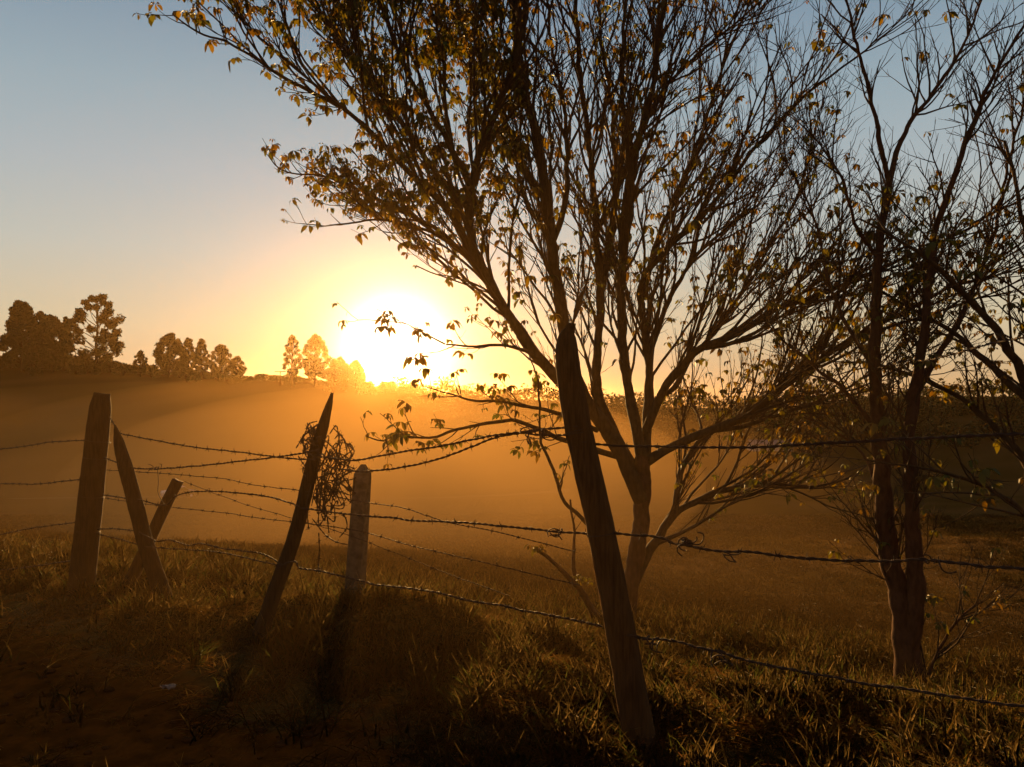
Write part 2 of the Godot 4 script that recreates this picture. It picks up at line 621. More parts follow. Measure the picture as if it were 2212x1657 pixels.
func loops(o: Node3D, center: Vector3, size: float, n: int, seed_: int, thick: float) -> void:
	var rr := RandomNumberGenerator.new()
	rr.seed = seed_
	var g := Geo.new()
	for k in n:
		var p := []
		var c := center + Vector3(rr.randf_range(-1, 1), rr.randf_range(-0.5, 0.5), rr.randf_range(-0.4, 0.4)) * size * 0.7
		var ax := Vector3(rr.randf_range(-1, 1), rr.randf_range(-0.4, 0.4), rr.randf_range(0.3, 1)).normalized()
		var a := ax.cross(Vector3.UP).normalized()
		var b := ax.cross(a)
		var rad := size * rr.randf_range(0.35, 0.9)
		var start := rr.randf() * TAU
		for q in 7:
			var u := start + q * 0.85
			p.append(c - o.position + (a * cos(u) * 1.3 + b * sin(u) * 0.8) * rad * rr.randf_range(0.75, 1.2) + ax * 0.01 * q)
		var line := spline(p, 0.012)
		var r := PackedFloat32Array()
		r.resize(line.size())
		r.fill(thick)
		g.tube(line, r, 5)
	part(g.mesh(), "knot", M.wire, o)

func build_wires() -> void:
	make_barb()
	var T := 0.0027
	wire("top barbed wire left of the squared post", [[-160, 985], [0, 970], [60, 963], [110, 955], [180, 951], [215, 953]], 1.0, T, 1)
	wire("second barbed wire left of the squared post", [[-160, 1055], [0, 1045], [80, 1045], [170, 1036], [205, 1040]], 1.0, T, 2)
	wire("third barbed wire left of the squared post", [[-160, 1185], [0, 1155], [60, 1142], [165, 1128], [195, 1132]], 1.0, T, 3)
	wire("lowest barbed wire left of the squared post", [[-160, 1245], [0, 1230], [60, 1224], [160, 1210], [190, 1212]], 1.0, T, 4)
	wire("top barbed wire from the squared post past the pointed stake to the crooked post", [[236, 900], [247, 916], [260, 935], [347, 953], [430, 967], [496, 974], [569, 983], [625, 990], [682, 993]], 0.985, T, 5)
	var o := wire("sagging second barbed wire with a hanging end between squared and crooked posts", [[226, 988], [257, 1000], [295, 1011], [347, 1012], [417, 1007], [503, 998], [590, 988], [640, 981], [690, 972]], 0.985, T * 1.1, 6)
	loops(o, P(341, 1010, 5.4), 0.022, 4, 61, 0.002)
	var g := Geo.new()
	var dl := spline(shift([P(342, 1014, 5.4), P(344, 1040, 5.4), P(343, 1062, 5.4), P(350, 1078, 5.4), P(358, 1090, 5.4)], o.position), 0.02)
	var dr := PackedFloat32Array()
	dr.resize(dl.size())
	dr.fill(0.0022)
	g.tube(dl, dr, 5)
	part(g.mesh(), "hanging_end", M.wire, o)
	wire("slack third barbed wire between the squared post and the stakes", [[224, 1068], [257, 1073], [312, 1081], [347, 1090], [366, 1088], [383, 1071], [417, 1062], [469, 1061], [531, 1066], [583, 1073], [625, 1085], [648, 1094]], 0.99, T, 7)
	wire("wavy low barbed wire from the squared post to the crooked post, upper of two", [[213, 1142], [243, 1141], [295, 1146], [325, 1160], [344, 1168], [368, 1165], [410, 1177], [437, 1173], [486, 1184], [555, 1192], [590, 1205], [608, 1219]], 0.99, T, 8)
	wire("straight low barbed wire from the squared post to the crooked post, lower of two", [[213, 1152], [278, 1168], [305, 1177], [347, 1182], [410, 1186], [479, 1192], [538, 1205], [606, 1220]], 1.0, T * 0.9, 9)
	wire("thin old barbed wire running behind to the concrete post, upper of three", [[228, 1015], [347, 1022], [410, 1027], [486, 1034], [555, 1048], [656, 1060], [775, 1082], [870, 1096], [960, 1125], [1080, 1150], [1240, 1190]], 1.28, T * 0.75, 10, 0.16)
	wire("thin old barbed wire running behind to the concrete post, middle of three", [[226, 1075], [330, 1090], [420, 1100], [494, 1108], [567, 1119], [639, 1127], [770, 1145], [900, 1180], [1050, 1215], [1250, 1262]], 1.28, T * 0.75, 11, 0.16)
	wire("thin old barbed wire running behind to the concrete post, lowest of three", [[400, 1040], [520, 1085], [620, 1115], [740, 1150], [860, 1195], [960, 1235], [1100, 1285]], 1.3, T * 0.6, 12, 0.2)
	o = wire("top barbed wire rising from the tangle to the jagged post", [[690, 985], [763, 994], [814, 986], [880, 974], [942, 965], [1018, 950], [1076, 939], [1127, 934], [1167, 928], [1243, 921]], 0.985, T * 1.15, 13)
	loops(o, P(1160, 937, 3.36), 0.035, 6, 62, 0.0026)
	wire("second barbed wire from the concrete post top up to the jagged post", [[740, 1012], [767, 1017], [821, 1015], [891, 1005], [960, 987], [1015, 966], [1069, 946], [1127, 936], [1165, 940], [1243, 938]], 0.99, T * 1.15, 14)
	o = wire("middle barbed wire from the crooked post to the jagged post", [[650, 1096], [745, 1109], [800, 1114], [858, 1119], [887, 1123], [920, 1124], [985, 1127], [1065, 1134], [1149, 1141], [1204, 1147], [1268, 1152]], 0.985, T * 1.1, 15)
	loops(o, P(1200, 1148, 3.3), 0.018, 4, 63, 0.0024)
	wire("lowest barbed wire sloping from the crooked post to the jagged post foot", [[608, 1219], [639, 1211], [650, 1225], [690, 1232], [749, 1245], [811, 1260], [883, 1269], [923, 1274], [1004, 1292], [1047, 1300], [1091, 1307], [1138, 1318], [1220, 1332], [1300, 1350]], 0.985, T * 1.15, 16)
	o = wire("middle barbed wire right of the jagged post with knotted loops", [[1300, 1150], [1360, 1153], [1426, 1161], [1456, 1174], [1493, 1179], [1537, 1187], [1582, 1190], [1634, 1193], [1723, 1203], [1797, 1208], [1879, 1211], [1938, 1211], [1975, 1207], [2020, 1211], [2087, 1216], [2124, 1222], [2212, 1228], [2330, 1236]], 0.98, T * 1.1, 17)
	loops(o, P(1478, 1170, 2.95), 0.030, 7, 64, 0.0026)
	loops(o, P(1560, 1196, 2.87), 0.012, 3, 65, 0.0024)
	loops(o, P(2005, 1211, 2.5), 0.022, 3, 66, 0.0024)
	o = wire("lowest barbed wire right of the jagged post with a bent loop", [[1345, 1366], [1390, 1376], [1426, 1378], [1463, 1383], [1500, 1393], [1537, 1402], [1571, 1411], [1608, 1422], [1686, 1439], [1771, 1454], [1864, 1472], [1949, 1484], [2053, 1500], [2150, 1515], [2212, 1521], [2330, 1535]], 0.98, T * 1.1, 18)
	loops(o, P(1400, 1376, 3.02), 0.026, 4, 67, 0.0026)
	loops(o, P(1560, 1408, 2.85), 0.018, 4, 68, 0.0026)
	wire("top barbed wire right of the jagged post crossing the bare tree", [[1250, 958], [1330, 962], [1480, 966], [1640, 965], [1800, 956], [2000, 946], [2212, 938], [2330, 934]], 0.98, T * 1.1, 19)
	wire("raised strand of barbed wire tied to the bare tree, climbing right through the twigs", [[1890, 796, 5.56], [1959, 780, 4.9], [2001, 778, 4.5], [2051, 767, 4.1], [2136, 743, 3.5], [2212, 728, 3.1], [2330, 700, 2.7]], 0.99, T * 1.0, 20)
	# the great tangle hung on the crooked post
	var rr := RandomNumberGenerator.new()
	rr.seed = 77
	var tangle := thing("wire_tangle", "big snarl of rusty barbed wire hung over the crooked post", "wire tangle", P(700, 1010, 4.68))
	for k in 40:
		var p := []
		var side := k < 31
		var cx := rr.randf_range(694, 748) if side else rr.randf_range(655, 680)
		var cy := rr.randf_range(955, 1105) if side else rr.randf_range(925, 985)
		var ext := 24.0 if side else 16.0
		var a0 := rr.randf() * TAU
		var dd := rr.randf_range(4.58, 4.85)
		for q in rr.randi_range(5, 8):
			var a := a0 + q * rr.randf_range(0.6, 1.5)
			p.append(P(cx + cos(a) * ext * rr.randf_range(0.4, 1.2), cy + sin(a) * ext * 1.5 * rr.randf_range(0.4, 1.2), dd + rr.randf_range(-0.06, 0.06)))
		add_coil(tangle, p, 1000 + k)
	for pl in [[[662, 1000], [655, 1020], [672, 1045], [664, 1085], [668, 1140]], [[690, 1150], [692, 1190], [690, 1215], [691, 1236]], [[676, 1120], [700, 1150], [725, 1168], [752, 1176]], [[684, 1000], [690, 1050], [705, 1100], [712, 1150]], [[640, 968], [655, 945], [675, 925], [690, 915]], [[650, 960], [660, 935], [668, 915], [685, 910]], [[720, 925], [740, 945], [750, 975], [745, 1000], [765, 1012]], [[735, 1160], [750, 1140], [748, 1120], [738, 1105]], [[645, 985], [665, 1010], [690, 1000], [720, 1010], [760, 1015]]]:
		var p := []
		for q in pl:
			p.append(P(q[0], q[1], rr.randf_range(4.6, 4.75)))
		add_coil(tangle, p, rr.randi() % 9999)

func add_coil(tangle: Node3D, p: Array, seed_: int) -> void:
	var g := Geo.new()
	var line := spline(shift(p, tangle.position), 0.012)
	strand_into(g, line, 0.0023, seed_ % 7)
	put_barbs(part(g.mesh(), "strand", M.wire, tangle), line, 0.10, seed_)

# ------------------------------------------------------------------ trees
var sprays: Array = []

func leaf_spray(seed_: int, tone: Vector3, size: float) -> ArrayMesh:
	var rr := RandomNumberGenerator.new()
	rr.seed = seed_
	var g := Geo.new()
	var n := rr.randi_range(4, 7)
	for k in n:
		var a := TAU * k / n + rr.randf_range(-0.3, 0.3)
		var out := Vector3(cos(a), 0, sin(a))
		var side := Vector3(-sin(a), 0, cos(a))
		var l := size * rr.randf_range(0.75, 1.2)
		var w := l * rr.randf_range(0.20, 0.27)
		var droop := rr.randf_range(0.5, 2.1)
		var root := out * size * 0.12
		var mid := root + out * l * 0.45 + Vector3.DOWN * l * 0.18 * droop
		var tip := mid + out * l * 0.25 + Vector3.DOWN * l * 0.40 * droop
		var m2 := mid.lerp(tip, 0.55)
		var c := tone * rr.randf_range(0.75, 1.3)
		var col := Color(c.x, c.y, c.z)
		var fold := Vector3.UP * w * 0.35
		var pts := [root, mid + side * w + fold, mid, mid - side * w + fold, m2 + side * w * 0.9 + fold, m2, m2 - side * w * 0.9 + fold, tip]
		var base := g.v.size()
		for p in pts:
			g.v.append(p)
			g.n.append((out * 0.5 + Vector3.UP).normalized())
			g.c.append(col)
		for q in [0, 1, 2, 0, 2, 3, 1, 4, 5, 1, 5, 2, 2, 5, 6, 2, 6, 3, 4, 7, 5, 5, 7, 6]:
			g.i.append(base + q)
	var st := SurfaceTool.new()
	st.create_from(g.mesh(), 0)
	st.generate_normals()
	return st.commit()

# one limb through surveyed points
func limb(o: Node3D, pts: Array, r0: float, r1: float, called := "branch", m: Material = null, sides := 9) -> Array:
	var w := []
	for p in pts:
		w.append(P(p[0], p[1], p[2]) - o.position)
	var line := spline(w, 0.06)
	var r := PackedFloat32Array()
	var n := line.size()
	for k in n:
		var u := float(k) / (n - 1)
		# knuckles and slow swellings
		var j := noise2.get_noise_3d(line[k].x * 150.0, line[k].y * 150.0, line[k].z * 150.0)
		r.append(lerpf(r0, r1, pow(u, 0.8)) * (1.0 + 0.22 * j + (0.55 * exp(-u * 12.0) if called == "trunk" else 0.0)))
		if k > 0:
			line[k] += Vector3(noise.get_noise_2d(line[k].y * 200.0, line[k].x * 90.0), noise.get_noise_2d(line[k].x * 200.0, 9.0) * 0.5, noise.get_noise_2d(line[k].y * 200.0, 77.0)) * 0.021 * minf(1.0, u * 4.0)
	var g := Geo.new()
	g.tube(line, r, sides)
	part(g.mesh(), called, m if m else M.bark, o)
	return [line, r]

func branch_off(line: PackedVector3Array, rad: PackedFloat32Array, level: int, cfg: Dictionary, twigs: Geo, tips: Array) -> void:
	var n := line.size()
	if n < 2:
		return
	var L := 0.0
	for k in range(1, n):
		L += line[k].distance_to(line[k - 1])
	var count := int(L * cfg.rate[level] + rng.randf())
	for c in count:
		var t := lerpf(cfg.start[level], 1.0, rng.randf())
		var f := t * (n - 1)
		var k := int(min(floorf(f), n - 2))
		var at := line[k].lerp(line[k + 1], f - k)
		var tan := (line[k + 1] - line[k]).normalized()
		var perp := tan.cross(Vector3(rng.randf_range(-1, 1), rng.randf_range(-1, 1), rng.randf_range(-1, 1))).normalized()
		if perp.length() < 0.5:
			continue
		var dir := tan.rotated(perp, deg_to_rad(rng.randf_range(cfg.angle[0], cfg.angle[1])))
		dir = (dir + Vector3.UP * cfg.up * rng.randf() + cfg.get("lean", Vector3.ZERO)).normalized()
		var l: float = cfg.len[level] * rng.randf_range(0.45, 1.15) * (1.15 - 0.45 * t)
		if cfg.has("left"):      # the crown's outer edge on the sunny side
			var e := px_of(at + dir * l + cfg.root)
			if e.x < pw(cfg.left, e.y):
				continue
			if level == 0 and e.x > 1130.0 and e.x < 1480.0 and e.y < 330.0 and rng.randf() < 0.45:
				continue      # the middle of the crown is thin at the top
		var r0: float = minf(rad[k] * 0.7, cfg.r[level])
		var r1: float = cfg.r[level + 1] * 0.7
		grow(at, dir, l, r0, minf(r0, r1), level, cfg, twigs, tips)

func grow(at: Vector3, dir: Vector3, l: float, r0: float, r1: float, level: int, cfg: Dictionary, twigs: Geo, tips: Array) -> void:
	var seg: int = cfg.seg[level]
	var p := PackedVector3Array([at])
	var r := PackedFloat32Array([r0])
	var d := dir
	for k in seg:
		d = (d + Vector3(rng.randf_range(-1, 1), rng.randf_range(-0.7, 0.9), rng.randf_range(-1, 1)) * cfg.wiggle + Vector3.UP * cfg.up * 0.25).normalized()
		var nx := p[k] + d * l / seg
		if cfg.has("left") and k > 0:
			var e := px_of(nx + cfg.root)
			if e.x < pw(cfg.left, e.y) - 10.0:
				break
		p.append(nx)
		r.append(lerpf(r0, r1, float(k + 1) / seg))
	twigs.tube(p, r, 5 if level == 0 else (4 if level == 1 else 3), false)
	if level + 1 < cfg.rate.size():
		branch_off(p, r, level + 1, cfg, twigs, tips)
	if level >= 1 or rng.randf() < 0.5:
		tips.append([p[p.size() - 1], d])
		if level >= 1 and rng.randf() < 0.5:
			tips.append([p[p.size() - 2], d])

func px_of(p: Vector3) -> Vector2:
	var d := -p.z
	return Vector2(1106.0 + p.x / d * F, HOR - (p.y - CAM_H) / d * F)

# leaves: the largest ones are parts of the tree, the rest one mass
func put_leaves(o: Node3D, places: Array, single: int) -> void:
	places.sort_custom(func(a, b): return a.origin.z + o.position.z > b.origin.z + o.position.z)
	var step := maxf(1.0, float(places.size()) / maxf(1.0, single))
	var lots := []
	for k in sprays.size():
		lots.append([])
	var nxt := 0.0
	var made := 0
	for k in places.size():
		var v := rng.randi() % sprays.size()
		if made < single and k < single:
			var l := part(sprays[v], "leaf", M.leaf, o)
			l.transform = places[k]
			made += 1
		else:
			lots[v].append(places[k])
	for v in sprays.size():
		if lots[v].is_empty():
			continue
		var mm := MultiMesh.new()
		mm.transform_format = MultiMesh.TRANSFORM_3D
		mm.mesh = sprays[v]
		mm.instance_count = lots[v].size()
		for k in lots[v].size():
			mm.set_instance_transform(k, lots[v][k])
		var i := MultiMeshInstance3D.new()
		i.name = "foliage"
		i.multimesh = mm
		i.material_override = M.leaf
		i.set_meta("kind", "stuff")
		o.add_child(i, true)

func leaf_at(p: Vector3, d: Vector3, s: float) -> Transform3D:
	var b := Basis(Vector3.UP, rng.randf() * TAU)
	b = Basis(Vector3(rng.randf_range(-1, 1), 0, rng.randf_range(-1, 1)).normalized(), rng.randf_range(0.0, 0.6)) * b
	return Transform3D(b.scaled(Vector3.ONE * s), p)

func build_main_tree() -> void:
	for k in 9:
		sprays.append(leaf_spray(40 + k, [Vector3(0.105, 0.095, 0.020), Vector3(0.075, 0.085, 0.020), Vector3(0.16, 0.115, 0.024), Vector3(0.11, 0.070, 0.018)][k % 4], [0.054, 0.066, 0.047, 0.074, 0.060][k % 5]))
	var foot := P(1345, 1352, 7.0)
	var o := thing("young_tree", "many-stemmed young tree in new leaf behind the jagged post", "tree", foot)
	var limbs := []
	limbs.append(limb(o, [[1340, 1375, 7], [1347, 1330, 7], [1372, 1207, 7], [1385, 1108, 7], [1388, 985, 7]], 0.088, 0.066, "trunk", M.bark_red, 12))
	limbs.append(limb(o, [[1358, 1285, 7], [1395, 1201, 7.05], [1428, 1151, 7.1], [1458, 1108, 7.15], [1500, 1085, 7.2], [1560, 1060, 7.3], [1640, 1045, 7.4], [1740, 1050, 7.5]], 0.056, 0.010))
	limbs.append(limb(o, [[1458, 1108, 7.15], [1464, 1050, 7.2], [1485, 985, 7.3], [1540, 930, 7.4], [1650, 880, 7.6], [1780, 840, 7.9]], 0.034, 0.007))
	limbs.append(limb(o, [[1385, 1080, 7], [1330, 960, 6.9], [1258, 850, 6.8], [1224, 740, 6.8], [1208, 640, 6.75], [1190, 520, 6.7], [1180, 420, 6.7], [1165, 320, 6.6], [1140, 220, 6.6], [1120, 100, 6.5], [1105, -60, 6.5], [1095, -200, 6.4]], 0.076, 0.022))
	limbs.append(limb(o, [[1258, 880, 6.8], [1195, 808, 6.7], [1140, 742, 6.6], [1075, 640, 6.5], [1030, 560, 6.4], [1012, 470, 6.35], [1022, 380, 6.3], [1045, 300, 6.3], [1090, 190, 6.2], [1130, 60, 6.1], [1150, -100, 6.1]], 0.058, 0.014))
	limbs.append(limb(o, [[1018, 549, 6.4], [980, 470, 6.35], [925, 410, 6.25], [869, 357, 6.1], [757, 242, 5.9], [609, 160, 5.7], [497, 89, 5.6], [434, 67, 5.5], [397, 48, 5.45], [363, 22, 5.4]], 0.034, 0.005))
	limbs.append(limb(o, [[1011, 445, 6.3], [940, 370, 6.4], [880, 280, 6.5], [820, 200, 6.6], [750, 110, 6.7], [690, 20, 6.8], [650, -60, 6.8]], 0.03, 0.008))
	limbs.append(limb(o, [[1016, 400, 6.3], [960, 290, 6.1], [900, 190, 6.0], [850, 90, 5.9], [810, -30, 5.8]], 0.03, 0.008))
	limbs.append(limb(o, [[1070, 632, 6.5], [1000, 545, 6.6], [925, 483, 6.6], [850, 450, 6.6], [795, 420, 6.6], [740, 392, 6.6], [683, 375, 6.6], [627, 372, 6.6], [590, 350, 6.6], [571, 331, 6.6]], 0.028, 0.004))
	limbs.append(limb(o, [[985, 530, 6.6], [930, 500, 6.4], [869, 480, 6.3], [800, 474, 6.25], [757, 480, 6.2], [702, 485, 6.1], [653, 480, 6.1]], 0.018, 0.003))
	limbs.append(limb(o, [[1085, 660, 6.5], [1040, 620, 6.4], [990, 600, 6.3], [945, 590, 6.2]], 0.014, 0.003))
	limbs.append(limb(o, [[1170, 420, 6.7], [1120, 330, 6.9], [1080, 230, 7.0], [1050, 130, 7.1], [1020, 0, 7.2], [1000, -100, 7.2]], 0.032, 0.01))
	limbs.append(limb(o, [[1190, 530, 6.7], [1220, 440, 6.9], [1225, 320, 7.1], [1215, 200, 7.2], [1190, 80, 7.3], [1180, -60, 7.3]], 0.03, 0.01))
	limbs.append(limb(o, [[1385, 1040, 7], [1318, 920, 7.1], [1289, 828, 7.1], [1292, 740, 7.1], [1297, 640, 7.15], [1290, 520, 7.2], [1283, 400, 7.2], [1270, 280, 7.25], [1255, 150, 7.3], [1245, 0, 7.3], [1240, -100, 7.3]], 0.05, 0.016))
	limbs.append(limb(o, [[1295, 660, 7.15], [1310, 560, 7.2], [1330, 450, 7.3], [1330, 330, 7.4], [1320, 200, 7.4], [1300, 60, 7.5], [1290, -80, 7.5]], 0.032, 0.011))
	limbs.append(limb(o, [[1388, 1000, 7], [1372, 912, 7], [1358, 842, 7.05], [1347, 760, 7.05], [1342, 640, 7.1], [1345, 540, 7.1], [1352, 440, 7.0], [1375, 330, 7.0], [1400, 230, 6.9], [1425, 100, 6.9], [1445, -80, 6.9]], 0.055, 0.016))
	limbs.append(limb(o, [[1343, 590, 7.1], [1365, 430, 6.8], [1362, 300, 6.7], [1345, 180, 6.6], [1350, 60, 6.5], [1360, -80, 6.5]], 0.032, 0.01))
	limbs.append(limb(o, [[1392, 1000, 7], [1400, 880, 7.1], [1402, 790, 7.2], [1388, 680, 7.3], [1392, 600, 7.3], [1450, 529, 7.3], [1551, 428, 7.2], [1626, 328, 7.0], [1702, 242, 6.9], [1777, 176, 6.7], [1878, 101, 6.5], [1924, 45, 6.4]], 0.052, 0.005))
	limbs.append(limb(o, [[1350, 380, 7.1], [1379, 302, 7.1], [1425, 202, 7.2], [1480, 141, 7.2], [1551, 76, 7.3], [1626, 15, 7.3], [1680, -40, 7.3]], 0.03, 0.006))
	limbs.append(limb(o, [[1390, 640, 7.3], [1420, 520, 7.5], [1470, 400, 7.7], [1520, 280, 7.8], [1560, 150, 7.9], [1600, 0, 8.0], [1620, -80, 8.0]], 0.03, 0.008))
	limbs.append(limb(o, [[1395, 930, 7], [1434, 842, 6.9], [1475, 790, 6.8], [1510, 755, 6.7], [1601, 716, 6.6], [1677, 668, 6.5], [1752, 642, 6.4], [1830, 610, 6.3], [1950, 560, 6.2], [2080, 500, 6.1], [2180, 440, 6.0]], 0.045, 0.006))
	limbs.append(limb(o, [[1440, 850, 6.9], [1461, 832, 7.0], [1490, 778, 7.1], [1525, 740, 7.2], [1557, 700, 7.3], [1589, 654, 7.3], [1640, 560, 7.4], [1700, 470, 7.5], [1750, 380, 7.6]], 0.026, 0.005))
	limbs.append(limb(o, [[1525, 752, 6.7], [1575, 743, 6.6], [1618, 725, 6.5], [1675, 693, 6.4], [1735, 657, 6.3], [1802, 647, 6.2], [1880, 610, 6.1]], 0.02, 0.004))
	limbs.append(limb(o, [[1392, 1000, 7], [1450, 965, 6.9], [1532, 930, 6.8], [1625, 893, 6.7], [1675, 850, 6.6], [1746, 796, 6.5], [1834, 735, 6.4], [1923, 690, 6.3], [1994, 654, 6.2], [2100, 593, 6.1], [2200, 530, 6.0]], 0.045, 0.008))
	limbs.append(limb(o, [[1532, 930, 6.8], [1600, 922, 7.0], [1700, 890, 7.1], [1800, 855, 7.2], [1900, 800, 7.3], [2000, 760, 7.4]], 0.022, 0.005))
	limbs.append(limb(o, [[1400, 780, 7.2], [1440, 660, 7.4], [1500, 560, 7.5], [1560, 500, 7.6], [1640, 440, 7.8], [1700, 360, 7.9]], 0.03, 0.006))
	# low limbs crossing the sun
	var low := []
	low.append(limb(o, [[1172, 780, 6.65], [1135, 757, 6.5], [1080, 746, 6.4], [1030, 748, 6.3], [961, 743, 6.2]], 0.02, 0.006))
	low.append(limb(o, [[1330, 985, 7.0], [1219, 951, 6.7], [1122, 911, 6.4], [1085, 911, 6.3], [993, 926, 6.1], [929, 946, 6.0], [862, 939, 5.9], [825, 953, 5.8], [790, 943, 5.7]], 0.03, 0.004))
	low.append(limb(o, [[1290, 930, 6.9], [1209, 894, 6.7], [1085, 869, 6.5], [1030, 866, 6.4], [961, 847, 6.3], [919, 837, 6.2]], 0.024, 0.004))
	low.append(limb(o, [[961, 743, 6.2], [920, 722, 6.15], [880, 700, 6.1], [830, 695, 6.1], [775, 690, 6.1]], 0.007, 0.003))
	var shoots := []
	shoots.append(limb(o, [[1290, 1345, 6.8], [1262, 1285, 6.7], [1240, 1258, 6.6], [1205, 1222, 6.5], [1175, 1198, 6.45], [1155, 1184, 6.4]], 0.03, 0.013, "branch", M.bark_red))
	shoots.append(limb(o, [[1300, 1340, 6.9], [1250, 1270, 6.9], [1239, 1200, 6.9], [1240, 1150, 6.9], [1232, 1080, 6.9]], 0.026, 0.008, "branch", M.bark_red))
	shoots.append(limb(o, [[1300, 1170, 6.7], [1257, 1118, 6.5], [1220, 1085, 6.4], [1200, 1030, 6.4], [1178, 975, 6.4], [1165, 945, 6.4], [1165, 850, 6.3], [1150, 780, 6.3], [1125, 700, 6.3]], 0.02, 0.003))
	shoots.append(limb(o, [[1210, 1060, 6.4], [1218, 1020, 6.3], [1230, 985, 6.3]], 0.006, 0.003))
	var twigs := Geo.new()
	var tips := []
	var cfg := {"rate": [9.0, 7.0, 5.5], "start": [0.16, 0.2, 0.2], "len": [1.45, 0.58, 0.24], "r": [0.014, 0.0056, 0.0026, 0.0018], "angle": [14.0, 38.0], "up": 0.2, "wiggle": 0.19, "root": o.position, "left": [[-300, 250], [20, 365], [90, 490], [160, 605], [242, 740], [300, 790], [312, 575], [380, 600], [490, 645], [520, 780], [560, 900], [620, 930], [700, 1010], [760, 945], [860, 900], [960, 760], [1000, 1150]], "seg": [8, 5, 3]}
	for l in limbs.slice(1):
		branch_off(l[0], l[1], 0, cfg, twigs, tips)
	var cfg2 := {"rate": [9.0, 6.0], "start": [0.2, 0.3], "len": [0.38, 0.18], "r": [0.005, 0.0028, 0.0018], "angle": [25.0, 65.0], "up": 0.25, "wiggle": 0.2, "seg": [4, 3]}
	var low_tips := []
	for l in [limbs[5], limbs[8], limbs[9], limbs[10]]:
		branch_off(l[0], l[1], 0, {"rate": [11.0, 6.0], "start": [0.3, 0.3], "len": [0.30, 0.13], "r": [0.0045, 0.0026, 0.0018], "angle": [20.0, 55.0], "up": 0.3, "wiggle": 0.2, "seg": [4, 3]}, twigs, low_tips)
	for l in low:
		branch_off(l[0], l[1], 0, cfg2, twigs, low_tips)
	for l in shoots.slice(1):
		branch_off(l[0], l[1], 0, {"rate": [3.0, 4.0], "start": [0.3, 0.4], "len": [0.2, 0.1], "r": [0.004, 0.0025, 0.0018], "angle": [25.0, 60.0], "up": 0.3, "wiggle": 0.2, "seg": [3, 2]}, twigs, low_tips)
	var tw := part(twigs.mesh(), "twigs", M.twig, o)
	tw.set_meta("kind", "stuff")
	var places := []
	for t in tips:
		var w: Vector3 = t[0] + o.position
		var q := px_of(w)
		var chance := 0.78
		if q.x > 1500.0:
			chance = 0.09
		elif q.x > 1130.0:
			chance = 0.24
		if q.x > 1130.0 and q.x < 1520.0 and q.y < 420.0:
			chance = 0.13
		if q.x > 1500.0 and q.y > 560.0:
			chance = 0.24
		if q.y > 700.0 and q.y < 900.0 and q.x > 1480.0:
			chance = 0.28
		if noise.get_noise_3d(w.x * 60.0, w.y * 60.0, w.z * 60.0) < -0.12:
			chance *= 0.35
		if rng.randf() < chance:
			places.append(leaf_at(t[0], t[1], rng.randf_range(0.5, 1.2)))
	for t in low_tips:
		if rng.randf() < 0.75:
			places.append(leaf_at(t[0], t[1], rng.randf_range(0.6, 1.1)))
	# buds opening at the end of the thick low shoot
	for k in 9:
		places.append(leaf_at(P(1155 + rng.randf_range(-18, 22), 1180 + rng.randf_range(-8, 8), 6.4) - o.position, Vector3.UP, rng.randf_range(0.45, 0.7)))
	for k in 10:
		places.append(leaf_at(P(1250 + rng.randf_range(-16, 26), 1248 + rng.randf_range(-10, 14), 6.6) - o.position, Vector3.UP, rng.randf_range(0.4, 0.65)))
	put_leaves(o, places, 300)
	print("leaf sprays ", places.size(), "  twig verts ", twigs.v.size())

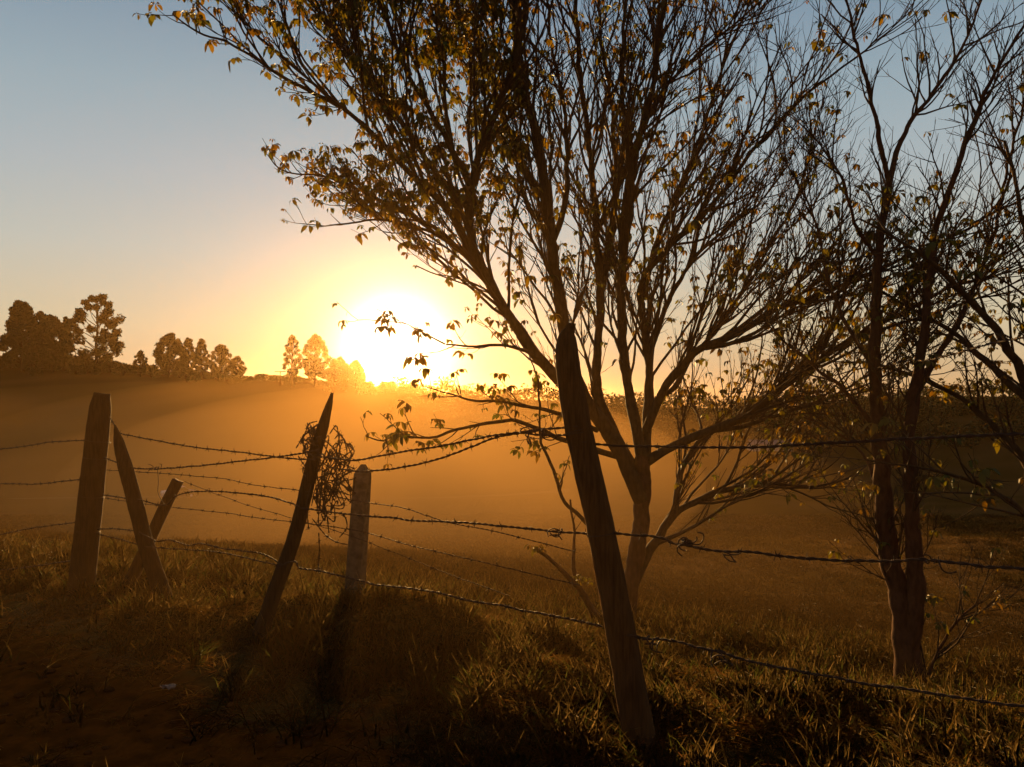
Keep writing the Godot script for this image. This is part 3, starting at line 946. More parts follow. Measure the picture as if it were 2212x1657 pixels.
func build_bare_trees() -> void:
	var o := thing("bare_tree", "slender nearly leafless tree with forking stems right of the jagged post", "tree", P(1962, 1545, 5.6))
	var limbs := []
	limbs.append(limb(o, [[1966, 1590, 5.6], [1960, 1480, 5.6], [1950, 1360, 5.6], [1935, 1270, 5.6], [1916, 1180, 5.6], [1905, 1050, 5.6], [1896, 900, 5.6], [1890, 760, 5.6], [1895, 640, 5.6], [1902, 520, 5.6], [1925, 395, 5.6]], 0.098, 0.024, "trunk", M.bark_red, 12))
	limbs.append(limb(o, [[1925, 395, 5.6], [1905, 290, 5.5], [1880, 180, 5.5], [1850, 60, 5.4], [1830, -60, 5.4]], 0.02, 0.006, "branch", M.bark_red))
	limbs.append(limb(o, [[1925, 395, 5.6], [1960, 280, 5.7], [2020, 200, 5.8], [2080, 110, 5.8], [2130, 0, 5.9], [2150, -60, 5.9]], 0.022, 0.006, "branch", M.bark_red))
	limbs.append(limb(o, [[1955, 1420, 5.6], [1975, 1280, 5.5], [1968, 1100, 5.4], [1962, 980, 5.4], [1975, 850, 5.4], [2000, 700, 5.4], [2020, 520, 5.4], [2065, 380, 5.3], [2110, 260, 5.3], [2160, 150, 5.2], [2230, 40, 5.2]], 0.066, 0.008, "branch", M.bark_red, 10))
	limbs.append(limb(o, [[1975, 850, 5.4], [2030, 760, 5.6], [2100, 640, 5.8], [2150, 500, 5.9], [2190, 330, 6.0], [2240, 150, 6.0]], 0.026, 0.007, "branch", M.bark_red))
	limbs.append(limb(o, [[1893, 800, 5.6], [1830, 700, 5.8], [1790, 600, 5.9], [1770, 500, 6.0], [1740, 420, 6.0], [1690, 330, 6.0]], 0.02, 0.004, "branch", M.bark_red))
	limbs.append(limb(o, [[1900, 560, 5.6], [1850, 480, 5.5], [1820, 380, 5.4], [1760, 290, 5.4], [1700, 240, 5.4]], 0.016, 0.003, "branch", M.bark_red))
	limbs.append(limb(o, [[1962, 1560, 5.6], [2005, 1440, 5.5], [2060, 1340, 5.4], [2110, 1300, 5.4]], 0.018, 0.006, "branch", M.bark_red))
	limbs.append(limb(o, [[1896, 930, 5.6], [1830, 850, 5.6], [1770, 800, 5.6], [1700, 740, 5.6], [1650, 690, 5.6]], 0.02, 0.004, "branch", M.bark_red))
	limbs.append(limb(o, [[1905, 1080, 5.6], [1860, 980, 5.8], [1800, 930, 5.9], [1730, 900, 6.0]], 0.016, 0.004, "branch", M.bark_red))
	var twigs := Geo.new()
	var tips := []
	var cfg := {"rate": [10.0, 10.0, 6.0], "start": [0.25, 0.2, 0.15], "len": [0.72, 0.32, 0.14], "r": [0.008, 0.0035, 0.0021, 0.0016], "angle": [22.0, 50.0], "up": 0.25, "wiggle": 0.2, "seg": [6, 4, 3]}
	for l in limbs:
		branch_off(l[0], l[1], 0, cfg, twigs, tips)
	var tw := part(twigs.mesh(), "twigs", M.twig, o)
	tw.set_meta("kind", "stuff")
	var places := []
	for t in tips:
		var q := px_of(t[0] + o.position)
		var ch := 0.02
		if q.y > 500.0:
			ch = 0.12
		if q.y > 900.0:
			ch = 0.14
		if rng.randf() < ch:
			places.append(leaf_at(t[0], t[1], rng.randf_range(0.45, 0.85)))
	put_leaves(o, places, 150)
	# leafy neighbour that reaches in from the right
	o = thing("leafy_tree", "low dark-leaved tree at the fence end, reaching over towards the bare tree", "tree", P(2330, 1560, 5.2))
	limbs = []
	limbs.append(limb(o, [[2345, 1600, 5.2], [2325, 1400, 5.2], [2290, 1200, 5.2], [2262, 1000, 5.2]], 0.08, 0.06, "trunk", M.bark, 12))
	limbs.append(limb(o, [[2262, 1000, 5.2], [2230, 860, 5.1], [2170, 740, 5.0], [2100, 650, 5.0], [2020, 570, 4.9], [1950, 520, 4.9], [1860, 470, 4.9]], 0.045, 0.006))
	limbs.append(limb(o, [[2262, 1000, 5.2], [2250, 840, 5.3], [2240, 680, 5.4], [2220, 520, 5.5], [2200, 400, 5.5], [2180, 300, 5.6]], 0.045, 0.008))
	limbs.append(limb(o, [[2280, 1120, 5.2], [2200, 980, 5.4], [2100, 880, 5.6], [2000, 820, 5.7], [1900, 790, 5.8], [1800, 780, 5.9]], 0.035, 0.005))
	limbs.append(limb(o, [[2240, 880, 5.1], [2150, 800, 5.3], [2060, 720, 5.5], [1960, 660, 5.6], [1860, 600, 5.7]], 0.03, 0.005))
	limbs.append(limb(o, [[2290, 1200, 5.2], [2200, 1100, 5.1], [2100, 1040, 5.0], [1980, 1010, 5.0], [1850, 990, 5.0]], 0.025, 0.004))
	twigs = Geo.new()
	tips = []
	cfg = {"rate": [7.0, 7.0, 5.0], "start": [0.2, 0.25, 0.2], "len": [0.75, 0.36, 0.16], "r": [0.009, 0.004, 0.0024, 0.0018], "angle": [22.0, 55.0], "up": 0.12, "wiggle": 0.18, "seg": [5, 4, 3]}
	for l in limbs.slice(1):
		branch_off(l[0], l[1], 0, cfg, twigs, tips)
	tw = part(twigs.mesh(), "twigs", M.twig, o)
	tw.set_meta("kind", "stuff")
	places = []
	for t in tips:
		var w: Vector3 = t[0] + o.position
		if rng.randf() < (0.36 if noise.get_noise_3d(w.x * 60.0, w.y * 60.0, w.z * 60.0) > -0.05 else 0.12):
			places.append(leaf_at(t[0], t[1], rng.randf_range(0.55, 1.0)))
	put_leaves(o, places, 250)

# ------------------------------------------------------------------ grass
func blade_into(g: Geo, root: Vector3, dir: Vector3, len_: float, w: float, bend: float, col: Color, lean := 0.15) -> void:
	var side := dir.cross(Vector3.UP).normalized()
	var up := Vector3.UP
	var p := root
	var base := g.v.size()
	var seg := 3
	for k in seg + 1:
		var u := float(k) / seg
		var t := (up * (1.0 - bend * u) + dir * (lean + bend * u)).normalized()
		if k > 0:
			p += t * len_ / seg
		var ww := w * (1.0 - u * u * 0.9) * (0.7 + 0.5 * sin(PI * minf(u + 0.2, 1.0)))
		var nn := side.cross(t).normalized()
		if k == seg:
			g.v.append(p)
			g.n.append(nn)
			g.c.append(col)
		else:
			g.v.append(p - side * ww); g.v.append(p + side * ww)
			g.n.append((nn - side * 0.3).normalized()); g.n.append((nn + side * 0.3).normalized())
			g.c.append(col); g.c.append(col)
	for k in seg - 1:
		var a := base + k * 2
		for q in [0, 1, 3, 0, 3, 2]:
			g.i.append(a + q)
	var e := base + (seg - 1) * 2
	g.i.append(e); g.i.append(e + 1); g.i.append(e + 2)

const TONES := [[0.42, 0.28, 0.10], [0.32, 0.23, 0.07], [0.16, 0.17, 0.035], [0.50, 0.33, 0.13], [0.34, 0.16, 0.06], [0.11, 0.14, 0.028], [0.10, 0.058, 0.017], [0.075, 0.050, 0.014], [0.05, 0.045, 0.012]]  # last three darken the verge tones, putting the pasture's dimness into colour

func clump(seed_: int, blades: int, spread: float, len_: float, w: float, lie: float, tones: Array) -> ArrayMesh:
	var rr := RandomNumberGenerator.new()
	rr.seed = seed_
	var g := Geo.new()
	for k in blades:
		var a := rr.randf() * TAU
		var dir := Vector3(cos(a), 0, sin(a))
		var root := Vector3(rr.randf_range(-1, 1), 0, rr.randf_range(-1, 1)) * spread
		root.y = -0.01
		var t: Array = TONES[tones[rr.randi() % tones.size()]]
		var f := rr.randf_range(0.75, 1.4) 
		blade_into(g, root, dir, len_ * rr.randf_range(0.4, 1.25), w * rr.randf_range(0.7, 1.3), clampf(rr.randf_range(0.1, 0.9) + lie, 0.0, 1.4), Color(t[0] * f, t[1] * f, t[2] * f), rr.randf_range(0.05, 0.9) * (0.5 + lie))
	return g.mesh()

func scatter(called: String, label: String, mesh_: Mesh, places: Array) -> void:
	if places.is_empty():
		return
	var mm := MultiMesh.new()
	mm.transform_format = MultiMesh.TRANSFORM_3D
	mm.mesh = mesh_
	mm.instance_count = places.size()
	for k in places.size():
		mm.set_instance_transform(k, places[k])
	var i := MultiMeshInstance3D.new()
	i.name = numbered(called)
	i.multimesh = mm
	i.material_override = M.grass
	i.set_meta("kind", "stuff")
	add_child(i)
	tag(i, label, "grass")

func s_of(x: float, d: float) -> float:
	return 0.606 * x * (1.0 - smoothstep(8.0, 40.0, d)) + 0.796 * d

func build_grass() -> void:
	var kinds := [
		clump(1, 13, 0.05, 0.07, 0.0018, 0.4, [0, 1, 3, 0, 4]),
		clump(2, 11, 0.05, 0.095, 0.0022, 0.3, [0, 1, 2, 3]),
		clump(3, 12, 0.06, 0.08, 0.0019, 0.9, [0, 3, 4, 1]),
		clump(4, 5, 0.06, 0.17, 0.0034, 0.1, [2, 0, 1, 3, 3]),
	]
	var labels := ["short straw coloured grass of the verge under the fence", "mixed dry and green grass blades of the verge", "flattened dead grass matted on the verge", "longer green grass blades among the dry verge grass"]
	var lots := [[], [], [], []]
	for k in 46000:
		var d := rng.randf_range(1.6, 9.5)
		var x := rng.randf_range(-0.72, 0.72) * d
		var s := s_of(x, d)
		var p := noise.get_noise_2d(x * 45.0, -d * 45.0) * 0.7 + noise2.get_noise_2d(x * 170.0, d * 170.0) * 0.4
		var m := s - 2.3 + p * 0.9
		if x < -0.5:
			m -= 0.25
		if m < 0.0 and rng.randf() > 0.03:
			continue
		if s > 4.6 and rng.randf() < 0.35:
			continue
		var patch := noise2.get_noise_2d(x * 70.0 + 300.0, d * 70.0)
		var v := 0
		if patch > 0.12:
			v = 1 if rng.randf() < 0.6 else 3
		elif patch < -0.15:
			v = 2 if rng.randf() < 0.7 else 0
		else:
			v = [0, 0, 1, 2, 2, 3][rng.randi() % 6]
		var h := rng.randf_range(0.6, 1.25) * (1.0 + 0.5 * noise.get_noise_2d(x * 90.0, d * 90.0))
		var b := Basis(Vector3.UP, rng.randf() * TAU).scaled(Vector3(1, h, 1) * (1.0 if d < 6.0 else 1.25))
		lots[v].append(Transform3D(b, on_ground(x, -d)))
	for v in 4:
		scatter(["verge_grass", "mixed_grass", "matted_grass", "long_grass"][v], labels[v], kinds[v], lots[v])
	# dead stalks lying about on the verge
	var stalks := clump(17, 3, 0.08, 0.20, 0.0020, 1.3, [3, 0, 3, 4])
	var st := []
	for k in 2600:
		var d := rng.randf_range(2.4, 6.5)
		var x := rng.randf_range(-0.7, 0.7) * d
		var s := s_of(x, d)
		if s < 2.0 or s > 4.6:
			continue
		st.append(Transform3D(Basis(Vector3.UP, rng.randf() * TAU), on_ground(x, -d) + Vector3.UP * 0.02))
	scatter("straw_stalks", "pale dead stalks lying across the verge grass", stalks, st)
	# tussocks of the pasture, thinning out with distance
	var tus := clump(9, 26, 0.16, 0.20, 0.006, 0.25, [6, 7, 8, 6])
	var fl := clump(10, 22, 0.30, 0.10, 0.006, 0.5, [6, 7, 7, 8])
	var a1 := []
	var a2 := []
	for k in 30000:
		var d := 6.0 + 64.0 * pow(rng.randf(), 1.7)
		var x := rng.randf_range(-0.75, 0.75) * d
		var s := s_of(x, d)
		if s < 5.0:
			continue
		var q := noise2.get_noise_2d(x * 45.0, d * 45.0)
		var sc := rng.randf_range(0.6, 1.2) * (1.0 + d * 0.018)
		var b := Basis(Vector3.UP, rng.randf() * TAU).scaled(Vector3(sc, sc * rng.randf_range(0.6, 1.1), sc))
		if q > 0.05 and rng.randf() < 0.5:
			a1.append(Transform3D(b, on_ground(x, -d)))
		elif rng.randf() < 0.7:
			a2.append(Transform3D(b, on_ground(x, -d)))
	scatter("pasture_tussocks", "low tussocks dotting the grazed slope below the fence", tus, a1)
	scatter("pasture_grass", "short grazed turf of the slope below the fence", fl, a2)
	print("grass ", lots[0].size() + lots[1].size() + lots[2].size() + lots[3].size(), " pasture ", a1.size() + a2.size())

func tuft(label: String, px: float, d: float, n: int, len_: float, w: float, tones: Array, lean: float, seed_: int) -> void:
	var x := (px - 1106.0) / F * d
	var o := thing("grass_tuft", label, "grass tuft", on_ground(x, -d), "single tufts of grass by the fence")
	var rr := RandomNumberGenerator.new()
	rr.seed = seed_
	for k in n:
		var g := Geo.new()
		var a := rr.randf() * TAU
		var t: Array = TONES[tones[rr.randi() % tones.size()]]
		var f := rr.randf_range(0.8, 1.3)
		blade_into(g, Vector3(rr.randf_range(-1, 1), -0.2, rr.randf_range(-1, 1)) * 0.04, Vector3(cos(a), 0, sin(a)), len_ * rr.randf_range(0.5, 1.2), w * rr.randf_range(0.7, 1.2), rr.randf_range(0.1, 0.8) + lean, Color(t[0] * f, t[1] * f, t[2] * f))
		part(g.mesh(), "blade", M.grass, o)

func build_small() -> void:
	tuft("tuft of broad green blades on bare soil left of the crooked post", 430, 4.15, 26, 0.20, 0.0045, [2, 5, 1], 0.2, 3)
	tuft("tuft of reddish dry blades on the bank below the squared post", 262, 4.55, 24, 0.16, 0.004, [4, 0, 3], 0.2, 4)
	tuft("small pale dry tuft at the edge of the bare soil", 150, 3.9, 14, 0.12, 0.0035, [0, 2], 0.6, 5)
	tuft("big dead straw tuft sprawling on the bare track", 90, 3.15, 60, 0.17, 0.0030, [4, 0, 3, 1], 1.1, 6)
	tuft("green and straw tuft at the edge of the shaded soil before the wire", 650, 3.4, 26, 0.17, 0.004, [2, 1, 0], 0.4, 7)
	tuft("tall upright blades at the foot of the jagged post", 1400, 3.0, 24, 0.18, 0.004, [2, 5, 0], 0.0, 8)
	tuft("bright upright blades right of the jagged post under the lowest wire", 1790, 3.0, 22, 0.18, 0.0038, [0, 1, 3], 0.0, 9)
	tuft("tuft of long straw blades near the bare tree foot", 2080, 2.75, 22, 0.17, 0.004, [0, 1, 4], 0.1, 10)
	tuft("rank grass grown up round the foot of the squared post", 182, 5.72, 26, 0.19, 0.0035, [0, 1, 3, 2], 0.1, 14)
	tuft("rank grass at the crossing feet of the two stakes", 330, 5.42, 26, 0.17, 0.0035, [4, 0, 1], 0.2, 15)
	tuft("rank grass round the foot of the crooked post", 566, 4.58, 26, 0.17, 0.0035, [0, 1, 2], 0.2, 16)
	# straw stalks standing out of the turf in front of the concrete post
	tuft("bright tuft on the hump at the concrete post foot", 845, 5.0, 30, 0.17, 0.004, [2, 1, 0], 0.1, 12)
	# scrap of litter on the bare soil
	var q := P(370, 1487, 1.0)
	var dd := 3.9
	var o := thing("litter_scrap", "crumpled pale scrap of litter on the bare soil", "litter", on_ground((370.0 - 1106.0) / F * dd, -dd) + Vector3.UP * 0.004)
	var g := Geo.new()
	var rr := RandomNumberGenerator.new()
	rr.seed = 4
	var grid := []
	for j in 5:
		var row := []
		for k in 7:
			row.append(Vector3((k - 3) * 0.012 + rr.randf_range(-0.005, 0.005), 0.008 + rr.randf_range(0.0, 0.022), (j - 2) * 0.012 + rr.randf_range(-0.005, 0.005)))
		grid.append(row)
	for j in 4:
		for k in 6:
			g.quad(grid[j][k], grid[j][k + 1], grid[j + 1][k + 1], grid[j + 1][k])
	part(g.mesh(), "sheet", M.litter, o)
	# clods and pebbles on the bare track
	var gm := SphereMesh.new()
	gm.radius = 1.0
	gm.height = 2.0
	gm.radial_segments = 8
	gm.rings = 5
	for k in 150:
		var d := rng.randf_range(2.9, 4.6)
		var px := rng.randf_range(10, 900)
		var x := (px - 1106.0) / F * d
		if s_of(x, d) > 2.2:
			continue
		var st := SurfaceTool.new()
		st.create_from(gm, 0)
		var a := st.commit_to_arrays()
		var vv: PackedVector3Array = a[Mesh.ARRAY_VERTEX]
		for j in vv.size():
			vv[j] *= 1.0 + 0.6 * noise2.get_noise_3d(vv[j].x * 40.0 + k * 99.0, vv[j].y * 40.0, vv[j].z * 40.0)
		a[Mesh.ARRAY_VERTEX] = vv
		var am := ArrayMesh.new()
		am.add_surface_from_arrays(Mesh.PRIMITIVE_TRIANGLES, a)
		var c := part(am, "soil_clod", M.stone, self)
		var sz := rng.randf_range(0.005, 0.022)
		c.position = on_ground(x, -d) + Vector3.UP * sz * 0.2
		c.scale = Vector3(sz * 1.3, sz * 0.7, sz)
		tag(c, "small brown clod lying on the bare soil of the track", "clod", "clods on the bare track")

# ------------------------------------------------------------------ far side of the valley
func leaf_cloud(g: Geo, c: Vector3, r: Vector3, n: int, size: float, rr: RandomNumberGenerator, hang: float) -> void:
	for k in n:
		var p := Vector3(rr.randfn(0.0, 0.5), rr.randfn(0.0, 0.5), rr.randfn(0.0, 0.5))
		if p.length() > 1.1:
			p = p.normalized() * rr.randf_range(0.8, 1.1)
		p = c + p * r
		var a := Vector3(rr.randf_range(-1, 1), rr.randf_range(-1, 1) , rr.randf_range(-1, 1)).normalized()
		var b := a.cross(Vector3(rr.randf_range(-1, 1), rr.randf_range(-1, 1), rr.randf_range(-1, 1))).normalized()
		var s := size * rr.randf_range(0.5, 1.3)
		b = (b + Vector3.DOWN * hang).normalized()
		g.tri(p - a * s * 0.5, p + a * s * 0.5, p + b * s, a.cross(b).normalized())
		g.tri(p - a * s * 0.4 - b * s * 0.6, p + b * s * 0.3, p + a * s * 0.5 - b * s * 0.3, a.cross(b).normalized())

func gum_tree(label: String, px: float, top: float, foot: float, width: float, d: float, dense: float, open: float, seed_: int, called := "eucalyptus_tree", group := "gum trees on the ridge") -> void:
	var rr := RandomNumberGenerator.new()
	rr.seed = seed_
	var m := d / F
	var at := P(px, foot, d)
	at.y = minf(at.y, H(at.x, at.z)) - 0.2
	var o := thing(called, label, "tree", at, group)
	var hgt := (P(px, top, d) - at).y
	var w := width * m * 0.88
	var trunk := Geo.new()
	var tp := []
	for k in 6:
		tp.append(Vector3(rr.randf_range(-0.04, 0.04) * w * k / 5.0, hgt * 0.95 * k / 5.0, 0))
	var line := spline(tp, 0.6)
	var rad := PackedFloat32Array()
	for k in line.size():
		rad.append(lerpf(0.022, 0.004, float(k) / line.size()) * hgt)
	trunk.tube(line, rad, 7)
	part(trunk.mesh(), "trunk", M.bark, o)
	var limbs := Geo.new()
	var leaves := Geo.new()
	var nc := int(lerpf(44, 40, open))
	for k in nc:
		var u := lerpf(0.22, 1.0, (k + 0.5) / nc)
		var prof := sin(PI * pow(clampf((u - 0.10) / 0.93, 0.0, 1.0), 0.85)) * 0.5 + 0.06
		var a := k * 2.4 + rr.randf_range(-0.5, 0.5)
		var rr_ := w * prof * lerpf(0.4, 1.15, sqrt(rr.randf()))
		var c := Vector3(cos(a) * rr_, hgt * u - 0.03 * hgt, sin(a) * rr_)
		var base := Vector3(0, maxf(0.12, u - 0.2 - 0.1 * rr.randf()) * hgt, 0)
		limbs.tube(PackedVector3Array([base, base.lerp(c, 0.5) + Vector3.DOWN * hgt * 0.02, c]), PackedFloat32Array([0.006 * hgt, 0.004 * hgt, 0.002 * hgt]), 4)
		var cr := lerpf(0.17, 0.10, open) * w * rr.randf_range(0.75, 1.25) * (0.55 + prof)
		leaf_cloud(leaves, c, Vector3(cr, cr * 0.85, cr), int(lerpf(120, 90, open) * dense), 0.030 * hgt + 0.12, rr, 0.5)
	part(limbs.mesh(), "limbs", M.bark, o)
	var lf := part(leaves.mesh(), "crown", M.far_leaf, o)
	lf.set_meta("kind", "stuff")

func shrub(label: String, px: float, top: float, width: float, d: float, seed_: int, group: String) -> void:
	var rr := RandomNumberGenerator.new()
	rr.seed = seed_
	var x := (px - 1106.0) / F * d
	var at := on_ground(x, -d) - Vector3.UP * 0.1
	var hgt := maxf(0.8, P(px, top, d).y - at.y)
	var w := width / F * d
	var o := thing("ridge_bush", label, "bush", at, group)
	var g := Geo.new()
	var l := Geo.new()
	for k in 12:
		var a := rr.randf() * TAU
		var q := rr.randf()
		var c := Vector3(cos(a) * w * 0.42 * (1.0 - 0.5 * q), hgt * lerpf(0.1, 0.85, q), sin(a) * w * 0.42)
		g.tube(PackedVector3Array([Vector3.ZERO, c * 0.5 + Vector3.UP * 0.1 * hgt, c]), PackedFloat32Array([0.03 * hgt, 0.02 * hgt, 0.01 * hgt]), 5)
		leaf_cloud(l, c, Vector3(w * 0.24, hgt * 0.2, w * 0.24), 130, 0.06 * hgt + 0.32, rr, 0.0)
	part(g.mesh(), "stems", M.bark, o)
	var lf := part(l.mesh(), "crown", M.far_leaf, o)
	lf.set_meta("kind", "stuff")

func build_far() -> void:
	# tall trees along the ridge, from the squared post's side to the sun
	gum_tree("tall dense dark tree at the end of the ridge row", 45, 650, 800, 66, 190, 1.7, 0.0, 1)
	gum_tree("dense tree between the tallest dark tree and the round open one", 84, 672, 800, 46, 193, 1.5, 0.1, 2)
	gum_tree("broad dense tree crowded against the round open one", 112, 682, 800, 62, 190, 1.7, 0.0, 3)
	gum_tree("thin pale-leaved tree just behind the broad dense one", 141, 682, 800, 24, 196, 0.5, 0.5, 4)
	gum_tree("lone round-crowned tree with open boughs and gaps of sky", 207, 634, 800, 116, 190, 0.95, 1.0, 5)
	gum_tree("small lone sapling tree standing on the ridge between two groves", 303, 756, 806, 26, 190, 0.6, 0.4, 6)
	gum_tree("tallest dense tree of the middle grove on the ridge", 365, 720, 812, 60, 192, 1.5, 0.1, 7)
	gum_tree("slim tree beside the tallest one of the middle grove", 406, 729, 812, 28, 194, 1.0, 0.3, 8)
	gum_tree("slim forked tree in the middle grove", 434, 731, 812, 30, 191, 0.8, 0.5, 9)
	gum_tree("rounded tree near the end of the middle grove", 476, 743, 815, 42, 192, 0.8, 0.4, 10)
	gum_tree("shortest tree closing the middle grove", 511, 769, 818, 30, 193, 1.1, 0.2, 11)
	gum_tree("ragged drooping tree of the pair beside the sun", 631, 722, 828, 36, 190, 0.45, 0.7, 12)
	gum_tree("fuller tree of the pair beside the sun", 681, 721, 830, 56, 192, 0.75, 0.4, 13)
	gum_tree("low dense tree right against the glare of the sun", 732, 772, 835, 44, 192, 1.3, 0.1, 14)
	gum_tree("low rounded tree under the sun on the ridge", 768, 778, 838, 36, 194, 1.2, 0.1, 15)
	# bushes that roughen the skyline
	var rr := RandomNumberGenerator.new()
	rr.seed = 31
	var px := -60.0
	while px < 900.0:
		var w := rr.randf_range(22, 46)
		var ridge := pw(RIDGE, px)
		var near := "at the foot of the dense dark grove"
		for q in [[150.0, "under the lone round-crowned tree"], [270.0, "between the round-crowned tree and the middle grove"], [345.0, "at the foot of the middle grove"], [530.0, "between the middle grove and the power pole"], [615.0, "below the pair of trees beside the sun"], [720.0, "directly below the sun"]]:
			if px > q[0]:
				near = q[1]
		shrub("low rounded bush on the ridge " + near, px, ridge - rr.randf_range(5, 18) - (14.0 if px < 250.0 else 0.0), w, rr.randf_range(186, 199), 100 + int(px), "bushes on the ridge " + near)
		px += w * rr.randf_range(0.45, 0.8)
	# far wood on the lower right-hand hills
	var wood := Geo.new()
	px = 860.0
	while px < 2700.0:
		for row in 3:
			var d := 150.0 + row * 22.0 + rr.randf_range(-6, 6)
			var x := (px - 1106.0) / F * d
			var h := rr.randf_range(2.2, 4.6)
			var c := on_ground(x, -d) + Vector3.UP * h * 0.5
			leaf_cloud(wood, c, Vector3(2.3, h * 0.6, 2.3), 110, 0.55, rr, 0.0)
		px += rr.randf_range(14, 24)
	var wd := part(wood.mesh(), "hillside_wood", M.far_leaf, self)
	wd.set_meta("kind", "stuff")
	tag(wd, "dark scrubby wood covering the low hills beyond the bare tree", "wood")
	# power pole on the skyline
	var o := thing("power_pole", "small power pole with one crossarm on the ridge skyline", "pole", P(605, 830, 188))
	var g := Geo.new()
	var h := P(605, 803, 188).y - o.position.y
	g.tube(PackedVector3Array([Vector3(0, -0.5, 0), Vector3(0, h + 0.15, 0)]), PackedFloat32Array([0.14, 0.10]), 8)
	part(g.mesh(), "shaft", M.wood, o)
	var b := BoxMesh.new()
	b.size = Vector3(2.6, 0.16, 0.14)
	var arm := part(b, "crossarm", M.wood, o)
	arm.position = Vector3(0, h, 0.14)
	build_track_and_car()
	build_shed()

func build_track_and_car() -> void:
	# dirt track across the valley floor
	var g := Geo.new()
	var c := []
	for k in 60:
		var u := k / 59.0
		var x := lerpf(-62.0, 8.0, u)
		var d := 100.0 + 2.5 * sin(u * 7.0) + 26.0 * pow(maxf(0.0, u - 0.45), 1.6)
		c.append([x, d])
	for k in 59:
		for e in 1:
			var a := on_ground(c[k][0], -c[k][1] + 1.4) + Vector3.UP * 0.08
			var b := on_ground(c[k][0], -c[k][1] - 1.4) + Vector3.UP * 0.08
			var a2 := on_ground(c[k + 1][0], -c[k + 1][1] + 1.4) + Vector3.UP * 0.08
			var b2 := on_ground(c[k + 1][0], -c[k + 1][1] - 1.4) + Vector3.UP * 0.08
			g.quad(a, b, b2, a2)
	var t := part(g.mesh(), "dirt_track", M.track, self)
	t.set_meta("kind", "structure")
	# pale car on the track
	var x := (384.0 - 1106.0) / F * 100.0
	var pos := on_ground(x, -100.6) + Vector3.UP * 0.10
	var o := thing("car", "pale car on the valley track, half hidden by the slanted stub", "car", pos)
	o.rotation.y = deg_to_rad(38.0)
	var prof := [[-1.95, 0.30], [-1.98, 0.75], [-1.85, 0.95], [-1.2, 1.02], [-0.75, 1.42], [0.55, 1.45], [1.05, 1.0], [1.8, 0.85], [1.98, 0.68], [1.98, 0.30]]
	part(extrude(prof, 0.82), "body", M.paint, o)
	var win := [[-1.08, 1.0], [-0.70, 1.36], [0.50, 1.39], [0.92, 1.0]]
	for s in [-1, 1]:
		var wm := part(extrude(win, 0.012), "side_window", M.glass_dark, o)
		wm.position.z = 0.825 * s
	var ws := Geo.new()
	ws.quad(Vector3(0.60, 1.43, -0.7), Vector3(0.60, 1.43, 0.7), Vector3(1.06, 1.03, 0.75), Vector3(1.06, 1.03, -0.75))
	part(ws.mesh(), "windscreen", M.glass_dark, o)
	for a in [[-1.2, -0.75], [-1.2, 0.75], [1.25, -0.75], [1.25, 0.75]]:
		var w := CylinderMesh.new()
		w.top_radius = 0.31
		w.bottom_radius = 0.31
		w.height = 0.2
		w.radial_segments = 20
		var wn := part(w, "wheel", M.rubber, o)
		wn.rotation.x = PI / 2
		wn.position = Vector3(a[0], 0.31, a[1])
		var hb := CylinderMesh.new()
		hb.top_radius = 0.17
		hb.bottom_radius = 0.17
		hb.height = 0.21
		hb.radial_segments = 14
		part(hb, "rim", M.paint, wn)
	for s in [-0.6, 0.6]:
		var l := SphereMesh.new()
		l.radius = 0.14
		l.height = 0.28
		l.radial_segments = 12
		l.rings = 6
		var ln := part(l, "headlight", M.lamp_lens, o)
		ln.position = Vector3(1.93, 0.72, s)
		ln.scale = Vector3(0.6, 0.8, 1.3)

func extrude(prof: Array, half: float) -> ArrayMesh:
	var g := Geo.new()
	var poly := PackedVector2Array()
	for p in prof:
		poly.append(Vector2(p[0], p[1]))
	var n := poly.size()
	for k in n:
		var a := poly[k]
		var b := poly[(k + 1) % n]
		g.quad(Vector3(a.x, a.y, half), Vector3(a.x, a.y, -half), Vector3(b.x, b.y, -half), Vector3(b.x, b.y, half))
	var ix := Geometry2D.triangulate_polygon(poly)
	for z in [half, -half]:
		for k in ix.size() / 3:
			g.tri(Vector3(poly[ix[k * 3]].x, poly[ix[k * 3]].y, z), Vector3(poly[ix[k * 3 + 1]].x, poly[ix[k * 3 + 1]].y, z), Vector3(poly[ix[k * 3 + 2]].x, poly[ix[k * 3 + 2]].y, z), Vector3(0, 0, signf(z)))
	return g.mesh()

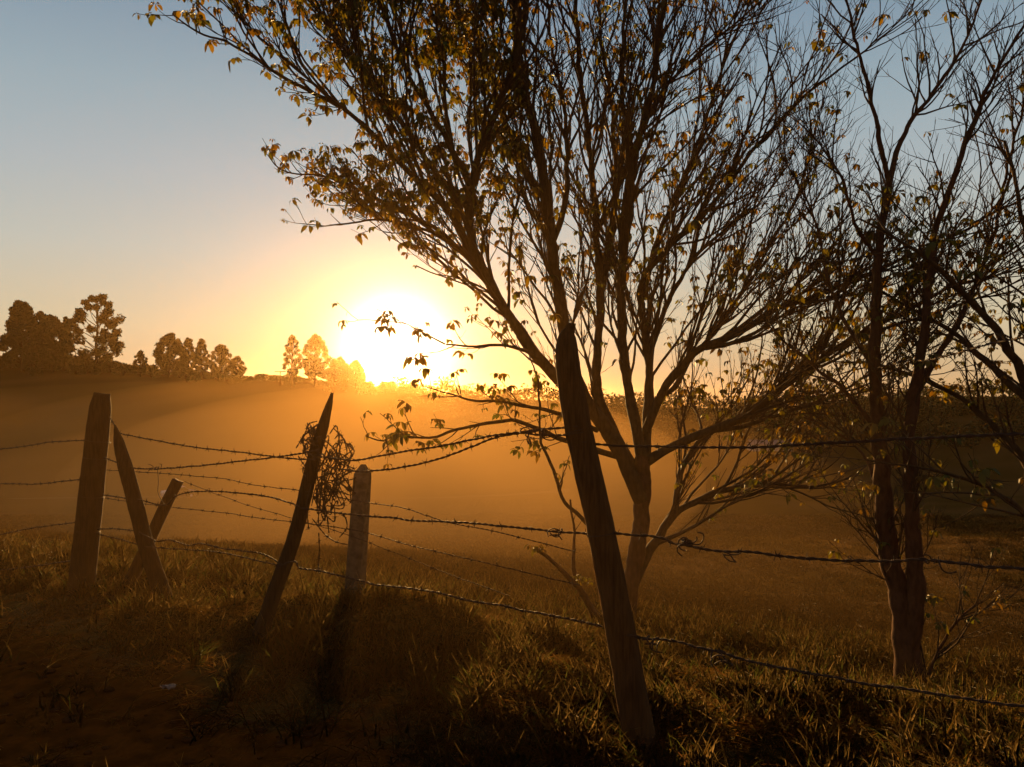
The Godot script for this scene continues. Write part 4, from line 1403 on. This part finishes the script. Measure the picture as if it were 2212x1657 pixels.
func build_shed() -> void:
	var d := 120.0
	while d < 196.0 and px_of(on_ground((1662.0 - 1106.0) / F * d, -d)).y > 974.0:
		d += 0.5
	var x := (1662.0 - 1106.0) / F * d
	var o := thing("farm_shed", "long low pale-roofed shed on the valley floor seen through the twigs", "shed", on_ground(x, -d))
	var hh := 1.3
	var b := BoxMesh.new()
	b.size = Vector3(7.4, hh, 3.0)
	var w := part(b, "wall", M.wall, o)
	w.position.y = hh / 2
	for k in 4:
		var rb := BoxMesh.new()
		rb.size = Vector3(1.92, 0.05, 2.3)
		for s in [-1, 1]:
			var r := part(rb, "roof_panel", M.roof, o)
			r.position = Vector3(-2.94 + k * 1.96, hh + 0.28, 0.98 * s)
			r.rotation.x = 0.36 * s
	for k in 3:
		var db := BoxMesh.new()
		db.size = Vector3(0.9, minf(1.1, hh * 0.6), 0.06)
		var dn := part(db, "opening", M.glass_dark, o)
		dn.position = Vector3(-1.7 + k * 1.7, hh * 0.45, 1.52)

# dust of the near slope and valley, also used for the added glare veil
func dust(px: float, py: float, d: float, size: Vector3, density: float) -> void:
	var f := FogVolume.new()
	f.name = numbered("dust_cloud")
	f.shape = RenderingServer.FOG_VOLUME_SHAPE_ELLIPSOID
	f.size = size
	f.position = P(px, py, d)
	var m := FogMaterial.new()
	m.density = density
	m.albedo = lin(0.92, 0.50, 0.15)
	f.material = m
	f.set_meta("kind", "stuff")
	add_child(f)
	tag(f, "amber haze of valley dust and of the glare veil added at the fence", "dust", "banks of dust in the valley")

func build_dust_and_veil() -> void:
	dust(600, 975, 54, Vector3(70, 9.6, 46), 0.0030)
	dust(730, 975, 46, Vector3(36, 8.8, 40), 0.0075)
	dust(880, 1020, 38, Vector3(27, 8.4, 36), 0.017)
	dust(930, 1140, 16, Vector3(17, 5.4, 27), 0.0058)  # low dust over the pasture, also lifting the grass like lens glare
	# added haze round the fence, imitating the lens veil of the low sun
	dust(840, 850, 4.8, Vector3(14, 8, 14), 0.0009)
	dust(890, 845, 4.5, Vector3(5.0, 3.1, 5.2), 0.006)
